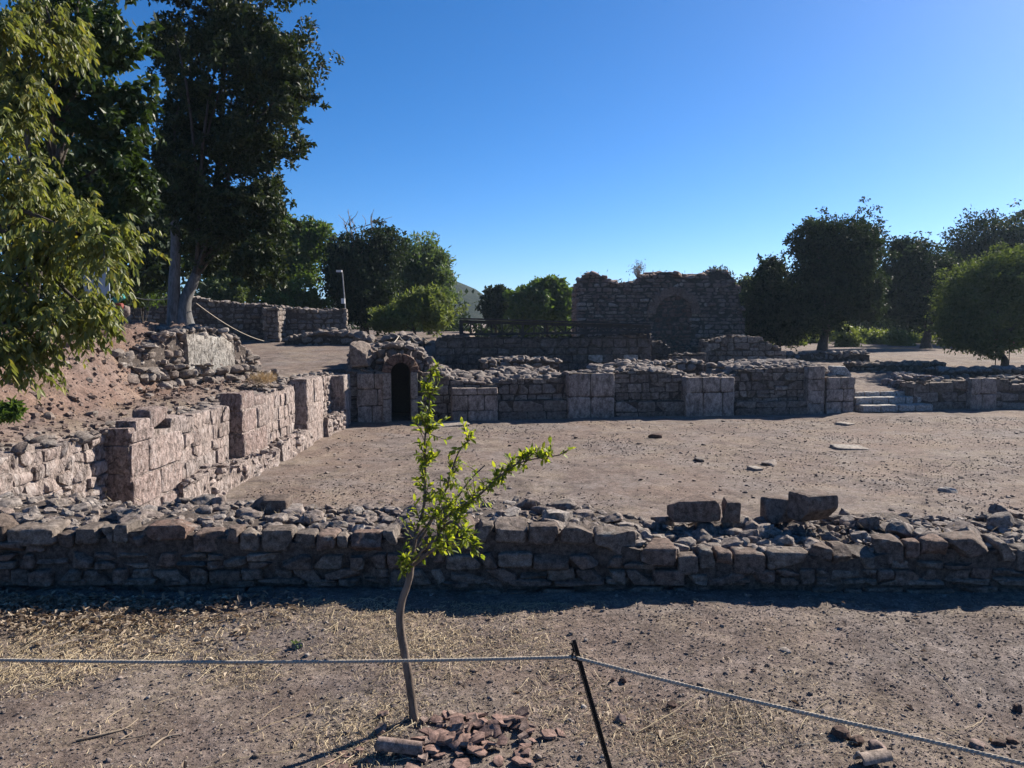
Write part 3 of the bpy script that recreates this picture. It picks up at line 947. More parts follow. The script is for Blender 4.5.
# earth on the broad pier, a few lit pale stones on the wall top
loose_block(829, 850, 366, 377, 29.2, 'marble_block', 'white carved marble block lying on the end of the court wall', 'stone', 7, .5, 'white_marble')

# ---- steps in the gap
mb = MB()
GA = Line(fwp(12.95), fwp(15.3), (.16, -1))
for k, (t, z) in enumerate(((.35, -1.18), (-.15, -.93), (-.6, -.76))):
    hh = .13
    n_ = 4
    for q in range(n_):
        w = (GA.L + .5 - .1 * k) / n_
        put_rock(mb, ASH[(k * 3 + q) % 10], GA.pt(w * (q + .5) - .05, t - .3, z - hh), (w / 2 - .006, .42, hh), GA.ax, r, .01)
o = mb.build('stone_steps', M['white_marble'], None, True, 40)
tag(o, 'worn stone steps in the gap at the end of the court wall', 'steps')

# ---- wall right of the steps
RW = Line(fwp(15.25), fwp(24.0), (.16, -1))
rtop = RW.prof([(890, 384), (930, 383), (970, 380), (1000, 379), (1020, 386), (1060, 383), (1200, 383)])
mb = MB()
core(mb, RW, 0, RW.L, -.8, -.05, zb, lambda u: rtop(u) - .04, 1, 83, .2, .05)
courses(mb, RW, 0, RW.L, 0, zb, rtop, (.3, .5), (.5, 1.1), ASHL, r, 0, .2, .012, .03, .02)
l2 = Line(RW.pt(0, 0, 0)[:2], RW.pt(0, -.8, 0)[:2], -RW.e[:2])
courses(mb, l2, 0, .8, .02, zb, lambda u: float(rtop(0)), (.3, .45), (.35, .45), ASHL, r, 0, .2, .012, .03, .02)
top_rubble(mb, RW, 0, RW.L, -.8, 0, lambda u: rtop(u) - .03, 90, (.1, .35), RUBL, r, 0, .3, .55)
rw = mb.build('court_wall', fmats, None, True, 38)
tag(rw, 'low block wall with a square pier right of the stone steps', 'wall')
a, _ = RW.sz(971, 400, .25); b, z1 = RW.sz(998, 378, .25)
pier(RW, a, b, -.1, .25, zb, z1, (.6, .9), (.4, .7), [M['brown_slab'], M['brown_mortar']], r, rw)


def heap(name, px0, px1, py_top, py_base, Y, depth, n, size, label, m='grey_rubble', cat='rubble heap', seed=1, group=None, shape=None):
    """low collapsed wall: a solid lumpy heart with rocks all over it"""
    rr = RS(seed)
    A = at(px0, py_base, Y); B = at(px1, py_base, Y)
    ln = Line(A[:2], B[:2], (0, -1))
    zb_ = A[2] - .15
    zt = at((px0 + px1) / 2, py_top, Y)[2]
    shape = shape or (lambda q: math.sin(PI * min(1, max(0, q))) ** .45)
    tp = lambda u: zb_ + (zt - zb_) * shape(u / ln.L) * (1 + .1 * float(vnoise(np.array([u * 1.3, seed * 3.1, 0]), 3)))
    mb = MB()
    core(mb, ln, 0.02, ln.L - .02, -depth, 0, zb_, lambda u: tp(u) - .1, 1, seed, .2, .1)
    courses(mb, ln, 0, ln.L, .06, zb_, tp, (size[0] * 1.2, size[1] * .8), (size[0] * 1.2, size[1] * 1.3), RUBL, rr, 0, .35, 0, .25, .06)
    top_rubble(mb, ln, 0, ln.L, -depth, .08, lambda u: tp(u) - .06, n, size, RUBL, rr, 0, .3, .7)
    o = mb.build(name, [M[m], M['brown_mortar']], None, True, 36)
    return tag(o, label, cat, group)


heap('rubble_mound', 888, 960, 374, 402, 30.6, 1.4, 120, (.12, .4), 'pale rubble mound beside the steps behind the block wall', 'pink_stone', seed=3)
heap('low_wall', 850, 945, 361, 379, 36.0, 1.0, 150, (.14, .4), 'low rubble wall crossing behind the steps path', 'brown_stone', 'wall', 4, shape=lambda q: .9)
heap('low_wall', 940, 1060, 366, 382, 33.5, 1.2, 150, (.14, .42), 'low tumbled rubble wall in front of the leaning olive tree', 'grey_rubble', 'wall', 5, shape=lambda q: .85)
heap('low_wall', 1000, 1150, 372, 398, 31.5, 1.0, 130, (.14, .42), 'rubble wall end behind the square pier of the low block wall', 'grey_rubble', 'wall', 6, shape=lambda q: .85)
heap('low_wall', 780, 870, 349, 364, 40.0, 1.0, 120, (.14, .45), 'low rubble wall under the round crowned tree', 'grey_rubble', 'wall', 7, shape=lambda q: .8)
heap('low_wall', 480, 560, 356, 372, 30.5, 1.2, 160, (.14, .4), 'low rubble ridge in front of the canopy wall', 'grey_rubble', 'wall', 8, shape=lambda q: .8)
heap('low_wall', 618, 705, 359, 372, 31.0, 1.0, 150, (.14, .4), 'low rubble ridge before the foot of the tall ruin', 'grey_rubble', 'wall', 9, shape=lambda q: .8)


def block_wall(name, pxa, pxb, pts, py_base, Ya, Yb, label, T=.8, ch=(.28, .42), cw=(.35, .9), m='mixed_stone', mm='brown_mortar', n_top=60, seed=1, protos=ASHL, cat='wall', tr=(.1, .3), skip=None, out_j=.02, sharp=38):
    rr = RS(seed)
    A = at(pxa, py_base, Ya); B = at(pxb, py_base, Yb)
    ln = Line(A[:2], B[:2], (0, -1))
    tp = ln.prof(pts)
    zb_ = min(A[2], B[2], gz1(*A[:2]), gz1(*B[:2])) - .2
    mb = MB()
    core(mb, ln, 0.03, ln.L - .03, -T, -.05, zb_, lambda u: tp(u) - .05, 1, seed, .25, .05)
    courses(mb, ln, 0, ln.L, 0, zb_, tp, ch, cw, protos, rr, 0, .25, .03, .04, out_j, skip, True)
    for s_, sg in ((0, -1), (ln.L, 1)):
        l2 = Line(ln.pt(s_, 0, 0)[:2], ln.pt(s_, -T, 0)[:2], ln.e[:2] * sg)
        courses(mb, l2, 0, T, .02, zb_, lambda u: float(tp(s_)), ch, (T * .4, T * .55), protos, rr, 0, .2, .014, .03, .02)
    if n_top: top_rubble(mb, ln, 0, ln.L, -T, .02, lambda u: tp(u) - .04, n_top, tr, RUBL, rr, 0, .3, .6)
    o = mb.build(name, [M[m], M[mm]], None, True, sharp)
    return tag(o, label, cat), ln, tp


block_wall('canopy_wall', 436, 651, [(430, 346), (445, 334), (470, 336), (560, 337), (651, 334)], 366, 33.0, 34.0, 'dark stone wall with scattered pale blocks below the steel canopy', 1.0, (.3, .42), (.4, .8), n_top=50, seed=41)
block_wall('wall_fragment', 705, 786, [(700, 342), (716, 339), (730, 336), (755, 336), (770, 343), (786, 352)], 364, 36.0, 36.5, 'ruined wall fragment with rounded top before the right end of the tall ruin', .9, (.22, .4), (.3, .8), 'brown_stone', n_top=80, seed=42)
block_wall('wall_fragment', 672, 706, [(670, 354), (706, 353)], 366, 34.5, 34.5, 'low square block pier before the arched niche of the tall ruin', .9, (.3, .4), (.4, .6), 'brown_stone', n_top=12, seed=43)
block_wall('wall_fragment', 652, 670, [(650, 342), (662, 341), (670, 347)], 362, 37.5, 37.5, 'stepped wall stump beside the right end of the canopy wall', .9, (.3, .4), (.4, .6), 'mixed_stone', n_top=10, seed=44)

# back wall on the terrace
block_wall('terrace_wall', 128, 347, [(128, 300), (150, 296), (190, 296), (215, 301), (240, 303), (262, 304), (290, 308), (320, 310), (347, 309)], 338, 37.0, 38.5, 'rough stone wall along the back of the terrace by the lamp pole', .8, (.16, .3), (.18, .5), 'grey_rubble', 'mortar', n_top=200, seed=45, protos=FACEL, tr=(.12, .35), out_j=.05)
b1, _, _ = block_wall('wall_buttress', 263, 279, [(263, 307), (279, 308)], 340, 36.7, 36.7, 'short square buttress jutting from the terrace wall', 1.2, (.16, .3), (.18, .5), 'grey_rubble', 'mortar', n_top=10, seed=46, protos=FACEL)
heap('rubble_heap', 285, 372, 331, 345, 35.5, 1.2, 160, (.16, .6), 'heap of pale stones lying along the foot of the terrace wall', 'grey_rubble', seed=12, shape=lambda q: .5 + .5 * math.sin(PI * q))
heap('rubble_heap', 370, 430, 336, 350, 35.0, 1.2, 100, (.16, .5), 'heap of grey stones by the rope posts above the doorway', 'grey_rubble', seed=13)

# tall ruin with blind arch
RU_ = [(572, 322), (575, 296), (579, 283), (587, 274), (596, 275), (604, 276), (610, 281), (619, 284), (628, 282), (635, 283), (643, 277), (656, 274), (664, 271), (673, 273), (681, 277), (692, 277), (699, 274), (708, 276), (717, 270), (728, 272), (734, 278), (738, 291), (742, 308), (746, 332)]
A_ = at(576, 350, 45.5); B_ = at(745, 350, 46.0)
lnR = Line(A_[:2], B_[:2], (0, -1))
na, _ = lnR.sz(655, 330); nb, _ = lnR.sz(692, 330); _, nsp = lnR.sz(670, 314)
ncx = (na + nb) / 2; nr = (nb - na) / 2


def in_niche(s, z):
    if abs(s - ncx) > nr: return False
    return z < nsp or math.hypot(s - ncx, z - nsp) < nr


ruin, lnR, rtp = block_wall('tall_ruin', 576, 745, RU_, 350, 45.5, 46.0, 'tall ruined stone building wall with a blind brick arch and broken top', 2.2, (.16, .32), (.25, .75), 'ruin_stone', 'brown_mortar', n_top=260, seed=47, protos=FACEL, cat='ruin', tr=(.15, .7), skip=in_niche, out_j=.05)
rr = RS(5)
mb = MB()
courses(mb, lnR, na, nb, -.02, -.3, lambda u: nsp + math.sqrt(max(0, nr ** 2 - (u - ncx) ** 2)), (.16, .3), (.25, .6), FACEL, rr, 0, .2, .014, .04, .03)
niche = mb.build('niche_infill', M['niche_stone'], ruin, True, 40)
mb = MB()
for k in range(19):
    an = PI * (k + .5) / 19
    R2 = nr + .22
    axr = np.stack([lnR.e * math.cos(an) + np.array([0, 0, 1]) * math.sin(an), lnR.n, -lnR.e * math.sin(an) + np.array([0, 0, 1]) * math.cos(an)])
    put_rock(mb, ASHL[k % 10], lnR.pt(ncx + R2 * math.cos(an), -.08, nsp + R2 * math.sin(an)), (.27, .2, R2 * PI / 19 / 2 * 1.15), axr, rr, .03)
mb.build('brick_arch', M['ruin_brick'], niche, True, 40)
# weeds on its broken top


def leaves_at(mb, C, r, L, W, droop=0.3, up=0.3, mat=0, axis=None, lv=.35):
    """one folded leaf quad per centre"""
    n = len(C)
    U = r.normal(size=(n, 3)) + np.array([0, 0, -droop])
    if axis is not None: U = U * .6 + axis
    U /= np.linalg.norm(U, axis=1)[:, None]
    Nn = r.normal(size=(n, 3)) + np.array([0, 0, up])
    S = np.cross(Nn, U); S /= np.linalg.norm(S, axis=1)[:, None] + 1e-9
    Nn = np.cross(U, S)
    k = (1 + lv * r.uniform(-1, 1, n))[:, None]
    l, w = L * k, W * k
    V = np.stack([C, C + U * l * .45 + S * w * .5 + Nn * w * .18, C + U * l, C + U * l * .45 - S * w * .5 + Nn * w * .18], 1)
    F = np.arange(4 * n).reshape(n, 4)
    mb.add(V, F, mat)


mb = MB()
C = []
for k in range(380):
    px = rr.choice([rr.uniform(716, 745), rr.uniform(575, 745)], p=[.8, .2])
    s, _ = lnR.sz(px, 280)
    C.append(lnR.pt(s, -rr.uniform(-.1, 1.6), float(rtp(min(max(s, .1), lnR.L - .1))) + abs(rr.normal(0, .13))))
leaves_at(mb, np.array(C), rr, .2, .07, -.6, .2)
mb.build('wall_weeds', L_dark, ruin)['kind'] = 'stuff'
mb = MB()
p0 = at(638, 279, 46.3)
for k in range(26):
    d = rr.normal(size=3) * np.array([.22, .2, .15]) + np.array([0, 0, .75])
    tube(mb, spline([p0, p0 + d * .5 + rr.normal(size=3) * .05, p0 + d], 5), [.018, .015, .012, .01, .007], 4)
leaves_at(mb, p0 + np.array([0, 0, .6]) + rr.normal(size=(260, 3)) * np.array([.2, .2, .22]), rr, .12, .04)
tag(mb.build('dry_plant', M['twig']), 'dry wiry plant sticking up from the top of the tall ruin', 'plant')

# ------------------------------------------------------------------ steel canopy
can = empty('steel_canopy', at(555, 337, 34.2))
inv = -np.array(can.location)


def bar(mb, a, b, w):
    a, b = np.asarray(a) + inv, np.asarray(b) + inv
    e = b - a; L = np.linalg.norm(e); e /= L
    s = np.cross(e, [0, 0, 1.0]); s /= np.linalg.norm(s) + 1e-9
    u = np.cross(s, e)
    box(mb, (a + b) / 2, (L / 2, w / 2, w / 2), 0, np.stack([e, s, u]))


def chord(q, top, Y0): return at(460 + 190 * q, (321.5 + 5.5 * q) if top else (334.5 - 2.5 * q), Y0)


for Y0 in (33.9, 38.5):
    mbt = MB()
    bar(mbt, chord(0, 1, Y0), chord(1, 1, Y0), .13)
    bar(mbt, chord(0, 0, Y0), chord(1, 0, Y0), .10)
    tr_ = mbt.build('truss', M['steel_canopy'], can, False)
    mbw = MB()
    for k in range(19):
        q = k / 18
        bar(mbw, chord(q, 0, Y0), chord(q, 1, Y0), .06)
        if k < 18: bar(mbw, chord(q, k % 2, Y0), chord(q + 1 / 18, 1 - k % 2, Y0), .05)
    mbw.build('lattice', M['steel_canopy'], tr_, False)
for q in np.linspace(0, 1, 8):
    mbt = MB(); bar(mbt, chord(q, 1, 33.9), chord(q, 1, 38.5), .09)
    mbt.build('rafter', M['steel_canopy'], can, False)
mb = MB()
Vr = np.array([chord(0, 1, 33.6), chord(1, 1, 33.6), chord(1, 1, 38.8), chord(0, 1, 38.8)]) + inv + np.array([0, 0, .1])
V8 = np.concatenate([Vr, Vr + np.array([0, 0, .06])])
mb.add(V8, [(3, 2, 1, 0), (4, 5, 6, 7), (0, 1, 5, 4), (1, 2, 6, 5), (2, 3, 7, 6), (3, 0, 4, 7)])
mb.build('roof_sheet', M['steel_canopy'], can, False)
for q in (0.01, .33, .66, .99):
    for Y0 in (33.9, 38.5):
        mb = MB(); a = chord(q, 0, Y0); bar(mb, (a[0], a[1], a[2] - 1.6 if Y0 > 35 else a[2] - .3), chord(q, 1, Y0), .11)
        mb.build('post', M['steel_canopy'], can, False)
tag(can, 'dark steel truss canopy roof standing over the ruins behind the wall', 'canopy')

# ------------------------------------------------------------------ trees


def lobes(blobs, k, size, r, core=.8):
    """every big mass becomes k smaller boughs in and around it, so outlines break up"""
    out = []
    for c, rad, w in blobs:
        for i in range(k):
            D = r.normal(size=3); D /= np.linalg.norm(D)
            q = r.uniform(.5, .84)
            f = size * r.uniform(.7, 1.35)
            out.append((c + D * rad * q, rad * f * np.array([1.1, 1.1, .8]), w / k * f ** 2))
        out.append((c, rad * core, w * .5 * (core / .8) ** 3))
    return out


def crown(mb, blobs, n, L, W, r, clump=26, spread=.5, droop=.3, shell=.55):
    """blobs: list of (centre, radii, weight) -> leaves grouped in clumps through each volume"""
    wts = np.array([b[2] for b in blobs], float); wts /= wts.sum()
    tips = []
    for (c, rad, _), w in zip(blobs, wts):
        k = max(3, int(n * w / clump))
        D = r.normal(size=(k, 3)); D /= np.linalg.norm(D, axis=1)[:, None]
        q = shell + (1 - shell) * r.rand(k) ** .8
        q = np.where(r.rand(k) < .22, r.rand(k) * shell, q)
        bump = 1 + .3 * fbm(D * 2.2 + c * .37, 5, 2)
        P = c + D * rad * (q * bump)[:, None]
        tips.append(P)
        sg = spread * np.minimum(1.0, rad.mean() * .35)
        C = (P[:, None, :] + np.clip(r.normal(size=(k, clump, 3)), -1.5, 1.5) * sg * np.array([1, 1, .7])).reshape(-1, 3)
        leaves_at(mb, C, r, L, W, droop)
    return np.concatenate(tips)


def limbs(mb, base, top, tips, r, r0, nb=14, lm=0):
    """tapered trunk from base to top and limbs that run out to some of the leaf clumps"""
    base, top = np.asarray(base, float), np.asarray(top, float)
    H = np.linalg.norm(top - base)
    mid = [base + (top - base) * q + r.normal(size=3) * np.array([.02, .02, 0]) * H for q in (.3, .6)]
    tr = spline([base - np.array([0, 0, .15]), base + np.array([0, 0, .12 * H]), *mid, top], 16)
    q = np.linspace(0, 1, 16)
    tube(mb, tr[:8], (r0 * (1.0 - .72 * q) * (1 + .45 * np.exp(-q * 16)))[:8], 12, 0, .18, 3)
    tube(mb, tr[7:], (r0 * (1.0 - .72 * q))[7:], 12, lm, .18, 3)
    for k in range(nb):
        a = tr[r.randint(6, 15)]
        b = tips[r.randint(len(tips))]
        if b[2] < a[2] - .2: continue
        m_ = (a + b) / 2 + r.normal(size=3) * .06 * np.linalg.norm(b - a) + np.array([0, 0, .08 * np.linalg.norm(b - a)])
        tube(mb, spline([a, m_, b], 8), np.linspace(r0 * .3, r0 * .04, 8), 6, lm, .1, k)


def tree(name, base_px, base_py, Y, blobs_px, n, L, W, leaf, label, cat='tree', r0=.2, top_py=None, seed=1, depth=1.0, group=None, clump=26, spread=.5, droop=.3, base=None, trunk_top=None, nb=14, bark='bark', sub=0, size=.4, core_=.8):
    r = RS(seed)
    b = at(base_px, base_py, Y) if base is None else np.asarray(base, float)
    b[2] = gz1(b[0], b[1]) if base is None else b[2]
    bl = []
    for q in blobs_px:
        px, py, rx, ry = q[:4]; dY = q[4] if len(q) > 4 else 0
        c = at(px, py, Y + dY); k = (Y + dY) / FPX
        bl.append((c, np.array([rx * k, (rx * k * .5 + ry * k * .5) * depth, ry * k]), rx * ry))
    if sub: bl = lobes([(c, rad * 1.13, w_) for c, rad, w_ in bl], sub, size, r, core_)
    e = empty(name, b)
    mc = MB()
    tips = crown(mc, bl, n, L, W, r, clump, spread, droop)
    oc = mc.build('crown', leaf, None, False)
    mt = MB()
    if trunk_top is None:
        big = max(bl, key=lambda q: q[2])[0]
        trunk_top = b + (big - b) * np.array([.9, .9, 1.0]) + np.array([0, 0, .2 * (big[2] - b[2])])
    limbs(mt, b, trunk_top, tips, r, r0, nb, 1)
    ot = mt.build('trunk', [M[bark], M['bark']], None, True)
    for o in (oc, ot):
        o.parent = e
        o.matrix_parent_inverse.translation = -Vector(e.location)
    return tag(e, label, cat, group)


# big dark tree by the bank
bt = np.array([-9.35, 22.2, 1.82])
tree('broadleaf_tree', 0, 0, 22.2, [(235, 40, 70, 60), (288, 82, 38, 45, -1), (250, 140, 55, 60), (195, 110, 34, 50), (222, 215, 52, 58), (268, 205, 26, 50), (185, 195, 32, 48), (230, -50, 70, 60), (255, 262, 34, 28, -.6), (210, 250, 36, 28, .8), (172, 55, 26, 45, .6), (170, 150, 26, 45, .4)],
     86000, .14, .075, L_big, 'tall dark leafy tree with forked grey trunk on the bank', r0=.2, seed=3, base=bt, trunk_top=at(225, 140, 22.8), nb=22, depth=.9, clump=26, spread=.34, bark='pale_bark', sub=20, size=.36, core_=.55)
# its second stem
mb = MB()
tube(mb, spline([bt + np.array([-.30, -.05, -.2]), bt + np.array([-.27, -.05, 1.0]), bt + np.array([-.2, 0, 2.6]), bt + np.array([-.3, .2, 4.2])], 14), np.linspace(.2, .09, 14), 12, 0, .15, 8)
st2 = mb.build('stem', M['pale_bark'])
big = bpy.data.objects['broadleaf_tree']
st2.parent = big; st2.matrix_parent_inverse.translation = -Vector(big.location)

# loose broad-leaved tree in front of it
tree('broadleaf_tree', 0, 0, 14.0, [(60, 20, 60, 50), (110, 40, 36, 50), (85, 110, 60, 50), (120, 150, 34, 45), (60, 190, 55, 50), (110, 215, 38, 40), (20, 100, 50, 70), (70, -60, 70, 50), (130, 95, 22, 34), (128, 190, 26, 36), (95, 60, 40, 40)],
     18000, .145, .08, L_broad, 'loose broad-leaved green tree with sky showing through, beside the tall dark tree', r0=.2, seed=5, base=(-8.9, 14.3, 1.6), trunk_top=at(85, 30, 14), nb=40, clump=16, spread=.34, droop=.8, sub=12, size=.36, core_=.5)

# ---- drooping yellow-green tree close on the left
r = RS(9)
e = empty('drooping_tree', (-7.4, 8.6, gz1(-7.4, 8.6)))
mc = MB(); mt = MB()
bp = np.array([-7.4, 8.6, gz1(-7.4, 8.6)])
tube(mt, spline([bp - [0, 0, .2], bp + [.05, 0, 1.2], bp + [.1, -.2, 2.4], bp + [.2, -.3, 4.6]], 14), np.linspace(.2, .07, 14), 12, 0, .15, 4)


def compound(p, d, r, ln=.30, leaf=.105):
    """a drooping pinnate leaf: rachis with leaflets"""
    d = d / np.linalg.norm(d)
    side = np.cross(d, [0, 0, 1.0]); side /= np.linalg.norm(side) + 1e-9
    k = r.randint(4, 7)
    q = np.linspace(.2, 1, k)
    P = p + np.outer(q * ln, d) - np.outer(q ** 2 * ln * r.uniform(.3, .7), [0, 0, 1])
    for sg in (-1, 1):
        U = side * sg * .7 + d * .45 + np.array([0, 0, -r.uniform(.5, 1.3)]) + r.normal(size=(k, 3)) * .22
        U /= np.linalg.norm(U, axis=1)[:, None]
        Nn = np.array([0, 0, 1.0]) + r.normal(size=(k, 3)) * .45
        S = np.cross(Nn, U); S /= np.linalg.norm(S, axis=1)[:, None]
        Nn = np.cross(U, S)
        l = leaf * r.uniform(.75, 1.2, k)[:, None]; w = l * .38
        bend = np.array([0, 0, -1.0]) * l * .12
        V = np.stack([P, P + U * l * .3 + S * w * .5, P + U * l * .68 + S * w * .42 + bend * .5, P + U * l + bend * 1.4, P + U * l * .68 - S * w * .42 + bend * .5, P + U * l * .3 - S * w * .5, P + U * l * .48 - Nn * w * .14 + bend * .2], 1)
        n = len(V)
        i = np.arange(n)[:, None] * 7
        F = np.concatenate([i + np.array([[0, 1, 6, 5]]), i + np.array([[1, 2, 3, 6]]), i + np.array([[6, 3, 4, 5]])])
        mc.add(V, F)


near_bl = [(10, 40, 38, 50, 0), (25, 110, 44, 50, 0), (20, 185, 50, 50, -.3), (70, 245, 62, 42, -.2), (105, 245, 30, 26, -.5), (36, 305, 60, 42, -.4), (88, 312, 30, 28, -.2), (20, 345, 36, 18, -.6), (-70, 60, 80, 90, .3), (-90, 220, 90, 90, 0), (70, 215, 26, 18, .2), (50, 20, 16, 40, .3), (-60, 330, 60, 50, 0)]
for (px, py, rx, ry, dY) in near_bl:
    Y = 8.0 + dY; c = at(px, py, Y); k = Y / FPX
    rad = np.array([rx * k, .6, ry * k])
    nb = int(rx * ry / 15)
    start = bp + np.array([.15, -.25, 1.5 + r.rand() * 2.5])
    tube(mt, spline([start, (start + c) / 2 + [0, 0, .25], c], 8), np.linspace(.05, .015, 8), 6)
    for j in range(max(4, nb // 22)):
        D = r.normal(size=3); D /= np.linalg.norm(D)
        tip = c + D * rad * r.uniform(.5, 1)
        tip[2] -= .05
        tw = spline([c, (c + tip) / 2 + [0, 0, .1], tip], 8)
        tube(mt, tw, np.linspace(.012, .004, 8), 5)
        for q in range(30):
            p = tw[min(7, int(8 * r.rand() ** .6))] + r.normal(size=3) * .09
            d = np.array([D[0], D[1] * .7, -.1]) * .8 + r.normal(size=3) * .6
            compound(p, d, r, r.uniform(.12, .24), r.uniform(.06, .095))
for nm, mm, mat in (('crown', mc, L_lime), ('trunk', mt, M['bark'])):
    o = mm.build(nm, mat, None, nm == 'trunk')
    o.parent = e; o.matrix_parent_inverse.translation = -Vector(e.location)
tag(e, 'near tree with sunlit yellow-green drooping leaves hanging over the bank', 'tree')

# small leafy shoot low on the bank
tree('shrub', 5, 425, 10.3, [(-10, 412, 22, 12), (12, 410, 9, 9)], 900, .11, .045, L_mid, 'small green shrub low on the earth bank under the drooping tree', 'shrub', .02, seed=6, clump=12, spread=.2, base=at(-6, 428, 10.3), bark='twig')

# trees behind the terrace and the court
BG = 'trees standing behind the ruins'
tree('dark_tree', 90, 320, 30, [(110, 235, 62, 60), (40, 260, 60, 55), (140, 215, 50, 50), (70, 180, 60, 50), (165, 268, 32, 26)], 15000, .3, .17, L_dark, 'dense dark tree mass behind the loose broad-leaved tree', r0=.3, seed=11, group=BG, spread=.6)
tree('bush', 140, 305, 33, [(145, 285, 24, 22), (128, 290, 18, 16)], 3500, .16, .09, L_mid, 'mid green bush behind the terrace wall left of the big trunk', 'shrub', .05, seed=12, spread=.35)
tree('bush', 215, 305, 42, [(215, 293, 24, 14), (232, 296, 18, 10)], 2600, .2, .09, L_olive, 'pale dry bush just right of the big trunk above the terrace wall', 'shrub', .05, seed=13, spread=.35)
tree('round_tree', 270, 325, 46, [(262, 268, 36, 44), (298, 258, 30, 40), (318, 240, 20, 20), (285, 240, 26, 26), (230, 270, 30, 40)], 30000, .22, .13, L_mid, 'rounded green tree behind the terrace wall right of the tall dark tree', r0=.25, seed=14, group=BG, sub=16, size=0.4)
tree('bush', 296, 312, 42, [(297, 295, 22, 18), (275, 300, 16, 12), (320, 303, 14, 10)], 3600, .22, .12, L_mid, 'low green bush at the back of the terrace wall below the rounded tree', 'shrub', .06, seed=15)
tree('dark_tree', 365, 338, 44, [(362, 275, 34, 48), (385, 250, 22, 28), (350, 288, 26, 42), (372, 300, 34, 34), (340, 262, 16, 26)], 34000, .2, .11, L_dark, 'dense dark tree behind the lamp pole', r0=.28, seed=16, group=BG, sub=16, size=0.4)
tree('feathery_tree', 430, 338, 49, [(416, 262, 21, 26), (428, 274, 23, 32), (440, 288, 13, 32), (434, 262, 13, 18), (410, 285, 20, 40)], 14000, .3, .1, L_grey, 'feathery grey-green tree next to the dense dark tree', r0=.2, seed=17, group=BG, droop=-.5, spread=.7, sub=14, size=0.42)
tree('light_shrub', 415, 336, 40, [(410, 314, 32, 17), (434, 312, 19, 20), (390, 320, 22, 12), (426, 300, 20, 13)], 9000, .24, .09, L_bush, 'light green spreading shrub in front of the feathery tree', 'shrub', .1, seed=18, droop=-.2, sub=16, size=0.42)
tree('small_tree', 495, 326, 62, [(498, 303, 15, 18), (492, 312, 10, 14)], 4500, .34, .2, L_dark, 'small round dark tree behind the left end of the steel canopy', r0=.18, seed=19, group=BG, sub=14, size=0.42)
tree('small_tree', 548, 328, 60, [(545, 298, 26, 20), (562, 305, 14, 22), (525, 308, 16, 20), (550, 285, 14, 11), (540, 315, 34, 14)], 8000, .36, .22, L_mid, 'green bushy tree between the steel canopy and the tall ruin', r0=.2, seed=20, group=BG, sub=14, size=0.42)
tree('small_tree', 749, 345, 58, [(748, 292, 12, 16), (754, 315, 16, 28)], 3600, .34, .2, L_olive, 'light green tree showing behind the right end of the tall ruin', r0=.15, seed=21, group=BG)
tree('round_tree', 823, 356, 45, [(835, 255, 47, 45), (840, 285, 46, 36), (822, 302, 40, 36), (815, 240, 24, 24), (860, 250, 24, 30), (868, 300, 18, 24)], 64000, .17, .10, L_dark, 'tall round-crowned dark tree with bare grey trunk right of the ruin', r0=.36, seed=22, group=BG, trunk_top=at(835, 262, 45), sub=26, size=0.36, spread=.34)
tree('dark_tree', 778, 352, 48, [(775, 300, 28, 40), (765, 320, 24, 30), (790, 322, 26, 26), (772, 272, 14, 16)], 32000, .19, .11, L_dark, 'dark conical tree against the left side of the round-crowned tree', r0=.22, seed=23, group=BG, sub=20, size=0.38)
tree('dark_tree', 926, 352, 56, [(915, 270, 28, 34), (925, 300, 32, 34), (900, 290, 22, 40), (940, 280, 20, 30), (905, 252, 16, 16)], 28000, .24, .13, L_dark, 'open dark tree with thick trunk between the round-crowned and olive trees', r0=.42, seed=24, group=BG, spread=.7, sub=18, size=0.38)
tree('dark_tree', 985, 352, 68, [(985, 245, 40, 34), (1015, 250, 40, 42), (962, 265, 24, 30), (1040, 270, 50, 50), (990, 290, 50, 40)], 42000, .26, .15, L_dark, 'broad dark tree rising behind the olive tree', r0=.4, seed=25, group=BG, sub=20, size=0.38)
tree('olive_tree', 1004, 368, 38, [(985, 300, 42, 48), (1008, 275, 38, 30), (960, 310, 24, 40), (1030, 300, 36, 52), (985, 340, 40, 16)], 46000, .15, .075, L_olive, 'fine-leaved olive green tree with leaning trunk at the right', r0=.2, seed=26, group=BG, spread=.5, clump=44, trunk_top=at(985, 305, 38), sub=24, size=0.36)
SB = 'sunlit shrubs below the trees'
for k, (px, py, rx, ry, Y, lab) in enumerate(((845, 337, 13, 13, 60, 'bright sunlit shrub just right of the round tree trunk'), (880, 341, 14, 12, 66, 'yellow-green shrub in the gap between two tree trunks'), (900, 342, 12, 12, 62, 'pale sunlit shrub left of the thick dark trunk'), (948, 346, 10, 9, 64, 'low sunlit shrub between the thick trunk and the olive tree'), (790, 343, 16, 12, 64, 'dull green shrub left of the round tree trunk'), (862, 340, 13, 12, 70, 'yellow-green shrub behind the bright one by the round tree'), (918, 341, 14, 12, 70, 'hazy green shrub directly behind the thick dark trunk'), (970, 343, 16, 12, 66, 'pale shrub showing under the left edge of the olive tree'), (812, 341, 13, 13, 70, 'dim green shrub just left of the bare grey trunk'))):
    tree('shrub', px, 355, Y, [(px, py, rx, ry), (px + 6, py + 5, rx * .7, ry * .7)], 2600, .26, .15, L_bush, lab, 'shrub', .05, seed=40 + k, group=SB, clump=14)
